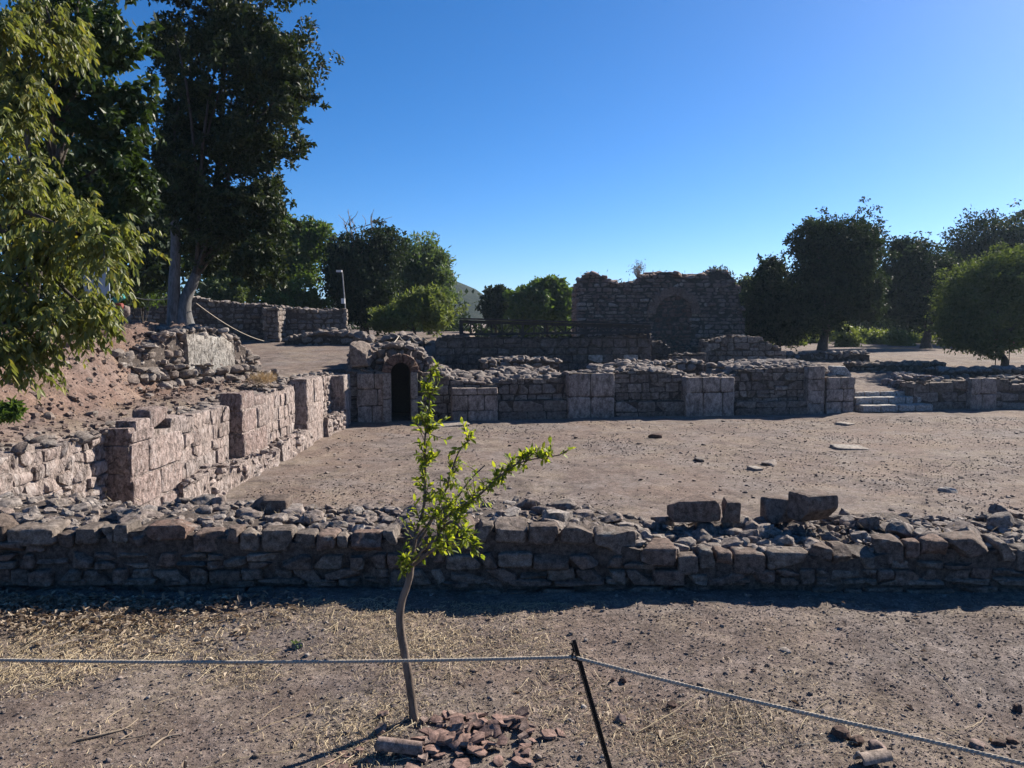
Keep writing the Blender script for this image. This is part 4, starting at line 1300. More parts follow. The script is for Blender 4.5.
# the wood farther off
mb = MB(); r = RS(50)
bl = []
for k in range(80):
    x = r.uniform(17, 95); y = r.uniform(74, 100)
    bl.append((np.array([x, y, r.uniform(.5, 4.0)]), np.array([4, 3, r.uniform(2.5, 4.5)]), 1))
for k in range(40):
    x = r.uniform(-75, -4); y = r.uniform(66, 100)
    bl.append((np.array([x, y, r.uniform(1.2, 3.2)]), np.array([4, 4, r.uniform(2.0, 3.4) if x > -12 else 4.5]), 1))
for k in range(26):
    bl.append((np.array([r.uniform(-9, 13), r.uniform(64, 74), r.uniform(.3, .9)]), np.array([2.6, 2.2, r.uniform(1.0, 1.7)]), .6))
crown(mb, bl, 64000, .5, .33, r, 22, .8)
tag(mb.build('distant_wood', L_dark, None, False), 'far-off dark wood behind all the trees', 'wood', None, 'stuff')
# bare branches above the dark tree
mb = MB(); r = RS(51)
for (px, py) in ((348, 209), (352, 218), (372, 214), (366, 222), (345, 225)):
    a, b = at(362 + (px - 362) * .4, 262, 43.6), at(px, py, 43.6)
    tube(mb, spline([a, (a + b) / 2 + r.normal(size=3) * .15, b], 8), np.linspace(.05, .012, 8), 5)
    for q in range(5):
        c = a + (b - a) * r.uniform(.55, .95); d = c + np.array([r.normal() * .5, 0, r.uniform(.2, .7)])
        tube(mb, spline([c, (c + d) / 2 + r.normal(size=3) * .05, d], 5), np.linspace(.02, .008, 5), 4)
mb_p = at(362, 345, 43.6)
tube(mb, spline([(mb_p[0], 43.6, gz1(mb_p[0], 43.6)), at(360, 300, 43.6), at(358, 250, 43.6)], 8), np.linspace(.12, .05, 8), 6)
tag(mb.build('dead_tree', M['twig']), 'bare dead branches poking up above the dense dark tree', 'tree')

# ------------------------------------------------------------------ lamp pole, rope posts, signs, cloth
p = at(373 - 27, 330, 39.6); p[2] = gz1(p[0], p[1])
e = empty('lamp_pole', p)
mb = MB(); H = at(343, 272, 39.6)[2] - p[2]
tube(mb, [(0, 0, 0), (-.03, 0, H * .5), (-.14, 0, H)], [.04, .034, .03], 8)
mb.build('pole', M['pole'], e)
mb = MB(); box(mb, (-.28, -.06, H + .04), (.14, .08, .05)); mb.build('lamp_head', M['pale_plastic'], e, False)
mb = MB(); box(mb, (-.1, -.09, H * .56), (.09, .07, .13)); mb.build('control_box', M['pale_plastic'], e, False)
tag(e, 'slim grey pole with a small lamp head and box by the terrace wall', 'pole')


def stranded(mb, pts, rad, pitch, n_str=3, seg=6, mat=0):
    pts = np.asarray(pts)
    T = np.gradient(pts, axis=0); T /= np.linalg.norm(T, axis=1)[:, None]
    s = np.concatenate([[0], np.cumsum(np.linalg.norm(np.diff(pts, axis=0), axis=1))])
    A = np.cross(T, [0, 0, 1.0]); A /= np.linalg.norm(A, axis=1)[:, None]
    B = np.cross(A, T)
    for k in range(n_str):
        an = s / pitch * 2 * PI + k * 2 * PI / n_str
        tube(mb, pts + rad * .5 * (np.cos(an)[:, None] * A + np.sin(an)[:, None] * B), rad * .56, seg, mat)


def sag(a, b, drop, n):
    a, b = np.asarray(a, float), np.asarray(b, float)
    q = np.linspace(0, 1, n)[:, None]
    return a + (b - a) * q - np.array([0, 0, 1.0]) * drop * 4 * q * (1 - q)


post_t = [at(389, 347, 28.6), at(399, 336, 33.0), at(411, 337, 33.4), at(424, 338, 33.8), at(440, 337, 34.2)]
for k, q in enumerate(post_t[1:]):
    mb = MB(); z0 = gz1(q[0], q[1]) - .1
    z0 = min(z0, q[2] - .5)
    tube(mb, [(0, 0, 0), (0, 0, q[2] - z0)], [.03, .028], 8)
    o = mb.build('rope_post', M['steel']); o.location = (q[0], q[1], z0)
    tag(o, ('thin rope post nearest the lamp pole above the doorway', 'second thin rope post on the terrace above the doorway', 'third thin rope post next to the canopy wall', 'last thin rope post against the canopy wall')[k], 'post', 'rope posts on the terrace')
mb = MB()
tube(mb, sag(post_t[0], post_t[1], .05, 12), .022, 6)
for a, b in zip(post_t[1:-1], post_t[2:]): tube(mb, sag(a, b, .22, 12), .022, 6)
tag(mb.build('barrier_rope', M['rope']), 'pale rope swagged between thin posts above the arched doorway', 'rope')
mb = MB()
tube(mb, sag(at(196, 303, 22.0), at(264, 341, 30.0), .15, 20), .011, 6)
tag(mb.build('barrier_rope', M['rope']), 'rope slanting down from the big tree trunk to the terrace', 'rope')
mb = MB()
tube(mb, sag(at(127, 295, 27.0), at(172, 298, 22.2), .1, 20), .012, 6)
tag(mb.build('barrier_rope', M['rope']), 'rope tied level to the left side of the big tree trunk', 'rope')

for k, (px, lab) in enumerate(((997, 'small faded pink sign left of the leaning olive trunk'), (1010.5, 'small faded pink sign right of the leaning olive trunk'))):
    q = at(px, 342.5, 37.6); z0 = gz1(q[0], q[1])
    e = empty('sign', (q[0], q[1], z0))
    mb = MB(); box(mb, (0, 0, q[2] - z0), (.19, .02, .17)); mb.build('sign_board', M['pink_sign'], e, False)
    mb = MB(); tube(mb, [(0, .045, -.1), (0, .045, q[2] - z0)], .022, 8); mb.build('post', M['steel'], e)
    tag(e, lab, 'sign', 'pink signs under the olive tree')

q = at(119, 300, 26.5)
e = empty('cloth_bundle', (q[0], q[1], q[2] - .35))
mb = MB(); put_rock(mb, RUB[2], (0.02, 0, .42), (.21, .16, .16), np.eye(3), RS(1), .2); mb.build('teal_cloth', M['teal'], e)
mb = MB(); put_rock(mb, RUB[4], (.05, -.05, .14), (.13, .12, .12), np.eye(3), RS(2), .2); mb.build('red_cloth', M['red'], e)
mb = MB(); put_rock(mb, RUB[5], (0, 0, 0), (.28, .22, .25), np.eye(3), RS(2), .2)
sb_ = mb.build('stone', M['grey_rubble']); sb_.location = (q[0] + .02, q[1] + .02, q[2] - .40)
tag(sb_, 'grey stone carrying the teal and red cloth bundle', 'stone')
tag(e, 'bundle of teal and red cloth half hidden behind the drooping leaves', 'cloth')
mb = MB()
a = at(84, 296, 27); 
g_ = np.linspace(0, 1, 9)
V = np.array([[a + np.array([u * .85, .05 * math.sin(u * 14), w * 1.15]) for u in g_] for w in g_])
V2 = V + np.array([0, .02, 0])
i0 = np.arange(81).reshape(9, 9)
F = np.stack([i0[:-1, :-1], i0[:-1, 1:], i0[1:, 1:], i0[1:, :-1]], -1).reshape(-1, 4)
mb.add(V, F); mb.add(V2, F[:, ::-1])
for u in (0, 1): tube(mb, [a + [u * .85, .05, -1.2], a + [u * .85, .05, 1.2]], .03, 6)
tag(mb.build('tarpaulin', M['tarp']), 'pale blue-grey tarpaulin screen seen through the drooping tree', 'tarpaulin')

# ------------------------------------------------------------------ sapling
r = RS(61)
SY = 3.56


def spx(px, py, dY=0.0): return at(px, py, SY + dY)


b0 = spx(416, 733); b0[2] = gz1(b0[0], b0[1])
sap = empty('sapling', b0)
inv2 = -b0
mt = MB()
K = SY / FPX
tr = spline([b0 + [0.004, 0, -.06], spx(415, 722), spx(411, 695), spx(405, 655), spx(400, 625), spx(402, 602), spx(409, 580), spx(412, 562)], 40)
q = np.linspace(0, 1, 40)
tube(mt, tr + inv2, K * (4.9 - 1.2 * q + 3.2 * np.exp(-q * 14)) * (1 + .09 * vnoise(np.stack([q * 17, 0 * q, 0 * q], -1), 5)), 14, 0, .2, 9)
A = spline([spx(411, 566), spx(417, 532, .02), spx(424, 505, .02), spx(425, 470), spx(425, 440, -.02), spx(429, 408, -.03), spx(431, 366, -.02)], 40)
tube(mt, A + inv2, K * np.linspace(1.9, .6, 40), 8)
B = spline([spx(412, 566), spx(426, 555, -.03), spx(438, 545, -.05), spx(439, 528, -.06), spx(452, 512, -.1), spx(478, 496, -.14), spx(500, 476, -.16), spx(522, 462, -.18), spx(560, 455, -.2)], 46)
tube(mt, B + inv2, K * np.linspace(1.9, .5, 46), 8)
Cc = spline([spx(418, 545), spx(432, 520, .05), spx(445, 492, .08), spx(452, 470, .1), spx(460, 450, .1), spx(474, 436, .12)], 30)
tube(mt, Cc + inv2, K * np.linspace(1.5, .6, 30), 7)
D = spline([spx(440, 530, -.05), spx(452, 522, -.12), spx(464, 532, -.16), spx(471, 552, -.18)], 20)
tube(mt, D + inv2, K * np.linspace(1.6, .6, 20), 6)
E = spline([spx(410, 572), spx(404, 566, -.04), spx(400, 560, -.06)], 8)
G = spline([spx(412, 562), spx(428, 545, -.08), spx(440, 540, -.1), spx(455, 545, -.12)], 12)
H_ = spline([spx(415, 540), spx(436, 515, -.04), spx(455, 500, -.06), spx(470, 480, -.06), spx(485, 465, -.06)], 24)
for l_ in (E, G, H_): tube(mt, l_ + inv2, K * np.linspace(1.3, .6, len(l_)), 6)
ml = MB()


def sap_leaf(p, d, L):
    d = d / np.linalg.norm(d)
    up = np.array([0, 0, 1.0]) + r.normal(size=3) * .6
    s = np.cross(up, d); s /= np.linalg.norm(s) + 1e-9
    n = np.cross(d, s)
    w = L * r.uniform(.34, .48)
    cv = -r.uniform(.02, .2) * L
    V = [p, p + d * L * .3 + s * w * .42 + n * w * .12, p + d * L * .3, p + d * L * .3 - s * w * .42 + n * w * .12,
         p + d * L * .65 + s * w * .46 + n * (w * .1 + cv * .5), p + d * L * .65 + n * cv * .5, p + d * L * .65 - s * w * .46 + n * (w * .1 + cv * .5), p + d * L + n * cv * 1.3]
    ml.add(np.array(V) + inv2, [(0, 2, 1, 1), (0, 3, 2, 2)][:0] or [(1, 2, 5, 4), (2, 3, 6, 5)])
    ml.add(np.array([V[0], V[1], V[2], V[3], V[4], V[5], V[6], V[7]]) + inv2, [(0, 2, 1), (0, 3, 2), (4, 5, 7), (5, 6, 7)])


def twiggy(path, f0, f1, n, tl, L, spread=1.0, bias=(0, 0, .3)):
    for k in range(n):
        i = int((f0 + (f1 - f0) * r.rand()) * (len(path) - 1)); i = min(i, len(path) - 2)
        p = path[i] + (path[i + 1] - path[i]) * r.rand()
        ax_ = path[i + 1] - path[i]; ax_ /= np.linalg.norm(ax_)
        d = r.normal(size=3) * spread + ax_ * .6 + np.array(bias); d /= np.linalg.norm(d)
        ln_ = tl * r.uniform(.4, 1.2)
        tip = p + d * ln_ + np.array([0, 0, .15 * ln_])
        tube(mt, np.array([p, (p + tip) / 2, tip]) + inv2, [K * .55, K * .45, K * .3], 5)
        m_ = r.randint(7, 13)
        for j in range(m_):
            q = (j + .6) / m_
            pp = p + (tip - p) * q
            dd = d * .7 + r.normal(size=3) * .6
            sap_leaf(pp, dd, L * r.uniform(.45, 1.1))


twiggy(A, .72, .98, 26, .055, .042)
twiggy(A, .5, .74, 19, .095, .045)
twiggy(A, .28, .52, 11, .085, .043)
twiggy(A, .02, .26, 8, .10, .044)
twiggy(B, .38, .80, 48, .085, .042)
twiggy(B, .80, .995, 19, .05, .042)
twiggy(B, .15, .4, 10, .09, .044)
twiggy(Cc, .3, .99, 22, .075, .044)
twiggy(D, .3, .99, 16, .06, .044)
twiggy(E, .2, .99, 9, .06, .042)
twiggy(G, .2, .99, 6, .08, .042)
twiggy(H_, .2, .99, 6, .085, .044)
mt.build('trunk', M['bark_sapling'], sap)
ml.build('crown', L_sap, sap, True)
tag(sap, 'young sapling with thin crooked trunk and bright green leaves inside the rope fence', 'tree')

# ------------------------------------------------------------------ rope fence in front
pt_top = at(573.5, 640, 2.92); pb = at(624, 830, 2.86)
pb[2] = gz1(pb[0], pb[1])
st = empty('fence_stake', pb)
mb = MB()
dv = pt_top - pb
ln_s = np.linalg.norm(dv)
ex = dv / ln_s
sx_ = np.cross(ex, [0, 1.0, 0]); sx_ /= np.linalg.norm(sx_)
sy_ = np.cross(ex, sx_)
box(mb, dv / 2 - ex * .08, (ln_s / 2 + .08, .0095, .005), 0, np.stack([ex, sx_, sy_]), .0015)
box(mb, dv / 2 - ex * .08 + sx_ * .0075 + sy_ * .012, (ln_s / 2 + .08, .002, .012), 0, np.stack([ex, sx_, sy_]), .0008)
mb.build('shaft', M['steel'], st, False)
mb = MB()
hk = at(572, 657, 2.915) - pb
tube(mb, spline([hk + [-.012, -.012, .06], hk + [-.002, -.012, .055], hk + [.004, -.012, .03], hk + [-.002, -.014, .0], hk + [.012, -.014, -.008], hk + [.028, -.012, -.004], hk + [.034, .01, .0]], 24), .0035, 6)
mb.build('wire_hook', M['steel'], st)
tag(st, 'thin dark steel stake leaning in the dirt and holding the rope', 'stake')
rp = at(573, 657, 2.905)
mb = MB()
left_end = at(-260, 652, 2.95)
right_end = np.array([1.95, 1.95, .62])
rr_ = at(1024, 764, 2.2)
seg1 = sag(left_end, rp, .030, 520)
seg2 = spline([rp, at(680, 684, 2.74), at(800, 712, 2.53), at(920, 739, 2.36), rr_, rr_ + (rr_ - at(920, 739, 2.36)) * 1.6], 420)
pts = np.concatenate([seg1, seg2[1:]])
stranded(mb, pts, .0072, .045)
tag(mb.build('rope', M['rope']), 'long twisted grey rope strung past the sapling to the stake', 'rope')


# ------------------------------------------------------------------ tile shards under the sapling
def shard_mesh(seed, R=.085, arc=1.5, ln_=.2, th=.014):
    """an angular broken piece of a curved tile"""
    rr = RS(seed)
    k = rr.randint(4, 7)
    an = (np.arange(k) + rr.uniform(-.28, .28, k)) / k * 2 * PI + rr.rand() * 6
    rad = rr.uniform(.75, 1.15, k)
    cor = np.stack([np.cos(an) * rad, np.sin(an) * rad], -1)
    edge = []
    for i in range(k):
        a_, b_ = cor[i], cor[(i + 1) % k]
        for q in (0, .25, .5, .75):
            edge.append(a_ + (b_ - a_) * q + (rr.normal(size=2) * .035 if q else 0))
    edge = np.array(edge); n = len(edge)
    rings = [edge * q for q in (.35, .7, 1.0)]
    U = np.concatenate([[[0, 0]]] + rings)
    al = U[:, 0] * arc * .5
    P = []
    for r_ in (R, R - th):
        P.append(np.stack([np.sin(al) * r_, U[:, 1] * ln_ * .5, np.cos(al) * r_ - R * math.cos(arc * .35)], -1))
    m_ = len(U)
    P = np.concatenate(P)
    mb = MB()
    quads, tris = [], []
    for j in range(n):
        j2 = (j + 1) % n
        tris += [(0, 1 + j, 1 + j2), (m_, m_ + 1 + j2, m_ + 1 + j)]
        for q in range(2):
            a_, b_ = 1 + q * n, 1 + (q + 1) * n
            quads += [(a_ + j, b_ + j, b_ + j2, a_ + j2), (m_ + a_ + j2, m_ + b_ + j2, m_ + b_ + j, m_ + a_ + j)]
        o_ = 1 + 2 * n
        quads.append((o_ + j2, o_ + j, o_ + j + m_, o_ + j2 + m_))
    mb.add(P, quads); mb.add(P, tris)
    # one welded mesh: reuse the vertices of the first block
    mb.F[1] = (np.array(tris), 0); mb.V = mb.V[:1]; mb.n = len(P)
    return mb


def round_tile(R, arc, ln_, th, seed):
    nu, nv = 15, 9
    u = np.linspace(-.5, .5, nu); v = np.linspace(-.5, .5, nv)
    U, V_ = np.meshgrid(u, v)
    V_ = V_ * (1 + .08 * vnoise(np.stack([U * 6, 0 * U + seed * 1.7, 0 * U], -1), seed + 1))
    an = U * arc
    P = np.concatenate([np.stack([np.sin(an) * q, V_ * ln_, np.cos(an) * q], -1).reshape(-1, 3) for q in (R, R - th)])
    i = np.arange(nu * nv).reshape(nv, nu); k = nu * nv
    F = np.stack([i[:-1, :-1], i[:-1, 1:], i[1:, 1:], i[1:, :-1]], -1).reshape(-1, 4)
    loop = list(i[0, :]) + list(i[1:, -1]) + list(i[-1, -2::-1]) + list(i[-2:0:-1, 0])
    side = [(loop[j], loop[j] + k, loop[(j + 1) % len(loop)] + k, loop[(j + 1) % len(loop)]) for j in range(len(loop))]
    mb = MB(); mb.add(P, np.concatenate([F, F[:, ::-1] + k, np.array(side)]))
    return mb


shards = []
for k in range(14):
    rr = RS(300 + k)
    o = shard_mesh(300 + k, rr.uniform(.06, .13), rr.uniform(.5, 1.25), rr.uniform(.07, .13), rr.uniform(.011, .018)).build('tile_shard', M['terracotta'], None, True, 30)
    shards.append(o)
r = RS(71)
TG = 'broken tile shards heaped at the sapling'
hc = np.array([b0[0] + .24, b0[1] - .17])


def heap_h(x, y):
    return .055 * math.exp(-(((x - hc[0] - .02) / .26) ** 2 + ((y - hc[1]) / .17) ** 2))


spots = []
for k in range(84):
    x = hc[0] + r.normal() * .23; y = hc[1] + r.normal() * .125
    if math.hypot(x - b0[0], y - b0[1]) < .05: continue
    spots.append((x, y))
for (px, py) in ((330, 760), (345, 752), (360, 748), (352, 764), (372, 760), (515, 722), (522, 716), (500, 728), (530, 728), (340, 768), (365, 772)):
    w = on_z(px, py, 0); spots.append((w[0], w[1]))
for k, (x, y) in enumerate(spots):
    src = shards[k % len(shards)]
    o = src if k < len(shards) else src.copy()
    if k >= len(shards): COL.objects.link(o)
    o.location = (x, y, gz1(x, y) + heap_h(x, y) * r.uniform(.55, 1.0) + .004)
    tl = .55 if heap_h(x, y) > .03 else .35
    o.rotation_euler = (r.uniform(-tl, tl), r.uniform(-tl, tl) + (PI if r.rand() < .3 else 0), r.uniform(0, 2 * PI))
    s = r.uniform(.55, 1.05); o.scale = (s, s, s)
    tag(o, 'broken terracotta tile shard in the heap at the foot of the sapling', 'tile shard', TG)
mb = round_tile(.031, 4.2, .21, .011, 3)
o = mb.build('ridge_tile', M['terracotta'], None, True, 40)
w = on_z(400, 745, .04); o.location = (w[0], w[1], gz1(w[0], w[1]) + .04); o.rotation_euler = (.06, 0, PI / 2 - .12)
tag(o, 'long rounded pink tile lying at the front of the shard heap', 'tile')
mb = round_tile(.035, 3.2, .15, .012, 4)
o = mb.build('ridge_tile', M['pale_tile'], None, True, 40)
w = on_z(873, 763, .03); o.location = (w[0], w[1], gz1(w[0], w[1]) + .02); o.rotation_euler = (.05, .1, PI / 2 + .35)
tag(o, 'pale curved tile half buried beside the dark broken shards under the rope', 'tile')

# stones lying on the near ground


def ground_stone(px, py, wpx, hpx, label, m='pebble', seed=0, name='stone', protos=RUB, sink=.35):
    w = on_z(px, py + hpx * .3, 0.0); k = w[1] / FPX
    hf = np.array([wpx * k, wpx * k * .7, hpx * k * .8]) / 2
    mb = MB(); put_rock(mb, protos[seed % len(protos)], (0, 0, 0), hf, rot_z(seed * 1.3), RS(seed), .15)
    o = mb.build(name, M[m], None, True, 45)
    o.location = (w[0], w[1], gz1(w[0], w[1]) + hf[2] * (1 - 2 * sink) + .004)
    return tag(o, label, 'stone')


ground_stone(621, 719, 16, 11, 'smooth pinkish stone lying just right of the steel stake', 'pink_pebble', 1)
ground_stone(526, 741, 15, 11, 'pale grey stone at the right edge of the shard heap', 'pebble', 2)
ground_stone(525, 750, 13, 11, 'darker grey stone touching the pale stone by the shard heap', 'dark_clod', 3)
ground_stone(841, 737, 20, 16, 'upright dark reddish rock beside the rope', 'dark_clod', 4)
ground_stone(857, 743, 18, 14, 'flat dark reddish rock leaning on the upright one under the rope', 'dark_clod', 5)
ground_stone(878, 752, 26, 12, 'brown flat stone above the pale curved tile', 'pink_pebble', 6)
ground_stone(978, 743, 22, 11, 'long brown stone lying in the straw below the rope end', 'pink_pebble', 8)
ground_stone(999, 737, 14, 10, 'dark round stone, left one of a close pair by the rope end', 'dark_clod', 9)
ground_stone(1012, 735, 15, 9, 'dark flat stone, right one of a close pair by the rope end', 'dark_clod', 10)
ground_stone(1018, 702, 10, 14, 'small dark rock above the rope end', 'dark_clod', 11)
ground_stone(672, 707, 10, 8, 'small dark clod right of the steel stake', 'dark_clod', 12)
ground_stone(613, 681, 7, 7, 'tiny dark rock between stake and rope', 'dark_clod', 13)
ground_stone(623, 682, 8, 8, 'small reddish clod between stake and rope', 'dark_clod', 14)
ground_stone(753, 672, 7, 6, 'small rock on the bare dirt above the rope', 'dark_clod', 15)
ground_stone(785, 651, 14, 5, 'flat pale chip lying alone on the bare dirt', 'slab', 16)
ground_stone(298, 645, 12, 9, 'grey stone by a green tuft before the wall shadow', 'grey_rubble', 17)

# stones and slabs in the court
for k, (px, py, wpx, hpx, m, lab) in enumerate((
        (849, 446, 32, 5, 'slab', 'flat pale slab lying alone on the court floor'),
        (450, 424, 36, 3, 'slab', 'pale paving slab on the court floor near the doorway'),
        (845, 417 + 6, 18, 3, 'slab', 'thin flat slab near the end of the court wall'),
        (770, 462, 22, 5, 'grey_rubble', 'flat grey stone in the middle of the court'),
        (700, 460, 16, 4, 'grey_rubble', 'small grey stone in the court above the loose blocks'),
        (755, 468, 15, 4, 'slab', 'sunken stone edge showing in the court floor'),
        (948, 488, 18, 5, 'white_marble', 'white stone chip in the court gravel'),
        (1010, 521, 24, 7, 'grey_rubble', 'flat grey stone just behind the near wall'),
        (655, 437, 14, 6, 'dark_clod', 'dark lump on the court floor before the court wall'),
        (317, 411, 7, 7, 'white_marble', 'white stone leaning at the foot of the third pier'))):
    zz = ZC + (.55 if 'third pier' in lab else 0)
    w = on_z(px, py + hpx * .3, zz); kk = w[1] / FPX
    dp = min(.75, wpx * kk * .7)
    hf = np.array([wpx * kk, dp, .09 if m in ('slab',) else max(.12, hpx * kk)]) / 2
    mb = MB(); put_rock(mb, (ASH if m == 'slab' else RUB)[k % 10], (0, 0, 0), hf, rot_z(k * .35), RS(k), .06)
    o = mb.build('slab' if m == 'slab' else 'stone', M[m], None, True, 42)
    o.location = (w[0], w[1], (gz1(w[0], w[1]) if zz == ZC else zz) + hf[2] * .45)
    tag(o, lab, 'slab' if m == 'slab' else 'stone')

# ------------------------------------------------------------------ loose stuff on the ground
r = RS(81)
mb = MB()
n = 9000
yy = 6.6 + 20 * r.rand(n) ** 1.3; xx = r.uniform(-5.2, 18, n)
keep = (np.abs(xx) < yy * .72 + 1) & (yy < FY(xx) - .3)
xx, yy = xx[keep], yy[keep]
dens = fbm(np.stack([xx * .5, yy * .5, 0 * xx], -1), 14, 3)
keep = r.rand(len(xx)) < .35 + dens * 1.1
xx, yy = xx[keep], yy[keep]; zz = gz(xx, yy)
P, F = RUBL[0]
for k in range(len(xx)):
    q = .009 + .05 * r.rand() ** 8
    put_rock(mb, RUBL[k % 14], (xx[k], yy[k], zz[k] + q * .2), np.array([q * 1.2, q, q * .45]), rot_z(r.rand() * 6), r, .3)
tag(mb.build('court_gravel', M['pebble'], None, True), 'scattered gravel over the court floor', 'gravel', None, 'stuff')
mb = MB()
n = 6500
yy = 1.8 + 3.5 * r.rand(n); xx = r.uniform(-4.2, 4.2, n); zz = gz(xx, yy)
for k in range(n):
    q = .0028 + .013 * r.rand() ** 9
    put_rock(mb, RUBL[k % 14], (xx[k], yy[k], zz[k] + q * .25), np.array([q * 1.2, q, q * .7]), rot_z(r.rand() * 6), r, .3)
tag(mb.build('pebbles', M['pebble'], None, True), 'small pebbles and clods over the near dirt', 'pebbles', None, 'stuff')


def clods(x, y, q, flat=.7):
    """tiny eight-cornered lumps"""
    n = len(x); z = gz(x, y)
    Vc, Fc = cube_sphere(1)
    V = Vc[None] * r.uniform(.35, .8, size=(n, 8, 1)) * (q * np.ones(n))[:, None, None]
    V = V * np.array([1.15, .9, flat])
    a = r.rand(n) * 6.28; t = r.normal(0, .5, n)
    ca, sa = np.cos(a)[:, None], np.sin(a)[:, None]; ct, st_ = np.cos(t)[:, None], np.sin(t)[:, None]
    X, Y, Z = V[..., 0], V[..., 1], V[..., 2]
    Y, Z = Y * ct - Z * st_, Y * st_ + Z * ct
    X, Y = X * ca - Y * sa, X * sa + Y * ca
    V = np.stack([X + x[:, None], Y + y[:, None], Z + (z + q * .15)[:, None]], -1)
    F = (np.arange(n)[:, None, None] * 8 + Fc[None]).reshape(-1, 4)
    return V.reshape(-1, 3), F


mb = MB()
n = 70000
yy = 1.75 + 3.6 * r.rand(n) ** .9; xx = r.uniform(-1, 1, n) * (yy * .76 + .25)
mb.add(*clods(xx, yy, .0025 + .006 * r.rand(n) ** 4))
tag(mb.build('soil_crumbs', M['soil'], None, False), 'fine crumbs of soil over the near dirt', 'soil', None, 'stuff')
mb = MB()
n = 80000
yy = 7 + 20 * r.rand(n) ** 1.1; xx = r.uniform(-1, 1, n) * (yy * .7 + .6)
kp = (xx > xw(yy) + .6) & (yy < FY(xx) - .4) & (xx < 22)
dn = fbm(np.stack([xx * .35, yy * .5, 0 * xx], -1), 19, 4)
kp &= r.rand(n) < np.clip(.45 + 1.4 * dn, .08, 1)
xx, yy = xx[kp], yy[kp]
mb.add(*clods(xx, yy, .008 + .022 * r.rand(len(xx)) ** 4))
tag(mb.build('court_grit', M['soil'], None, False), 'fine grit over the court floor', 'grit', None, 'stuff')


def straws(n, gen, L, W, flat=.15):
    xy = gen(n); n = len(xy)
    x, y = xy[:, 0], xy[:, 1]; z = gz(x, y)
    an = r.rand(n) * 2 * PI; l = L[0] + (L[1] - L[0]) * r.rand(n) ** 2.2
    bend = r.normal(0, .2, n)
    K_ = 4
    q = np.linspace(-.5, .5, K_)
    V = np.zeros((n, K_, 2, 3))
    tilt = np.abs(r.normal(0, flat, n))
    for i in range(K_):
        a = an + bend * q[i]
        cx = x + np.cos(a) * l * q[i]; cy = y + np.sin(a) * l * q[i]
        cz = z + .003 + (q[i] + .5) * l * tilt + .012 * r.rand(n) * (1 - abs(q[i]) * 2)
        w = W * (1 - .5 * abs(q[i]))
        for j, sg in enumerate((-1, 1)):
            V[:, i, j] = np.stack([cx - np.sin(a) * w * sg / 2, cy + np.cos(a) * w * sg / 2, cz + sg * W * .25], -1)
    i0 = np.arange(n)[:, None] * K_ * 2
    F = np.concatenate([i0 + np.array([[2 * k, 2 * k + 1, 2 * k + 3, 2 * k + 2]]) for k in range(K_ - 1)])
    return V.reshape(-1, 3), F


def straw_gen(n):
    y = 1.75 + 3.4 * r.rand(n); x = r.uniform(-1, 1, n) * (y * .78 + .3)
    d = fbm(np.stack([x * 1.1, y * 1.3, 0 * x], -1), 41, 4)
    G = lambda cx, cy, sx, sy: np.exp(-(((x - cx) / sx) ** 2 + ((y - cy) / sy) ** 2))
    bare = 1.1 * G(1.75, 4.6, 1.1, .5) + 1.2 * G(-1.75, 3.55, .75, .42) + .6 * G(-1.5, 4.5, .7, .35)
    rich = .55 * G(.55, 3.55, .75, .4) + .6 * G(1.65, 3.45, .7, .28) + .65 * G(-2.5, 4.12, .5, .13) + .6 * G(-.85, 3.5, .4, .3) + .4 * G(-.55, 4.2, .5, .25) + .35 * G(2.6, 3.9, .5, .2)
    keep = r.rand(n) < np.clip(-.02 + 1.7 * d + rich - bare * .9, .015, 1)
    return np.stack([x, y], -1)[keep]


mb = MB()
mb.add(*straws(230000, straw_gen, (.008, .055), .0024))
mb.add(*straws(14000, straw_gen, (.04, .17), .0028, .06))
tag(mb.build('dry_straw', M['straw'], None, False), 'dry straw strewn over the near dirt', 'straw', None, 'stuff')
# a few long stalks

mb = MB()
for (pxa, pya, pxb, pyb) in ((415, 712, 345, 752), (345, 752, 272, 790), (250, 735, 330, 700), (500, 730, 470, 700), (750, 755, 700, 768), (960, 735, 880, 700), (890, 640, 960, 700), (640, 735, 700, 700), (300, 745, 200, 768), (560, 705, 640, 690), (985, 715, 930, 735), (800, 735, 830, 705)):
    a, b = on_z(pxa, pya, 0), on_z(pxb, pyb, 0)
    m_ = (a + b) / 2 + r.normal(size=3) * .03
    path = spline([a, m_, b], 14); path[:, 2] = gz(path[:, 0], path[:, 1]) + .008 + .01 * r.rand()
    tube(mb, path, np.linspace(.0024, .0012, 14), 5)
tag(mb.build('straw_stalks', M['straw']), 'long dry grass stalks lying on the near dirt', 'straw', None, 'stuff')
# dead leaves
mb = MB()
n = 9000
y = 5.22 - np.abs(r.normal(0, .42, n)); x = -4.4 + 3.0 * r.rand(n) ** 1.1
keep = r.rand(n) < np.clip(1.15 - (x + 4.0) * .42, .05, 1) * np.clip(1.4 - (5.2 - y) * .9, .1, 1)
x, y = x[keep], y[keep]
x2 = r.uniform(-3.4, 3.4, 220); y2 = r.uniform(2.2, 5.2, 220)
x, y = np.concatenate([x, x2]), np.concatenate([y, y2])
n = len(x)
C = np.stack([x, y, gz(x, y) + .006 + .03 * r.rand(n)], -1)
U = r.normal(size=(n, 3)) * [1, 1, .28]; U /= np.linalg.norm(U, axis=1)[:, None]
S = np.cross(r.normal(size=(n, 3)) * .35 + [0, 0, 1], U); S /= np.linalg.norm(S, axis=1)[:, None]
Nn = np.cross(U, S)
l = (.02 + .045 * r.rand(n))[:, None]; w = l * r.uniform(.3, .6, n)[:, None]
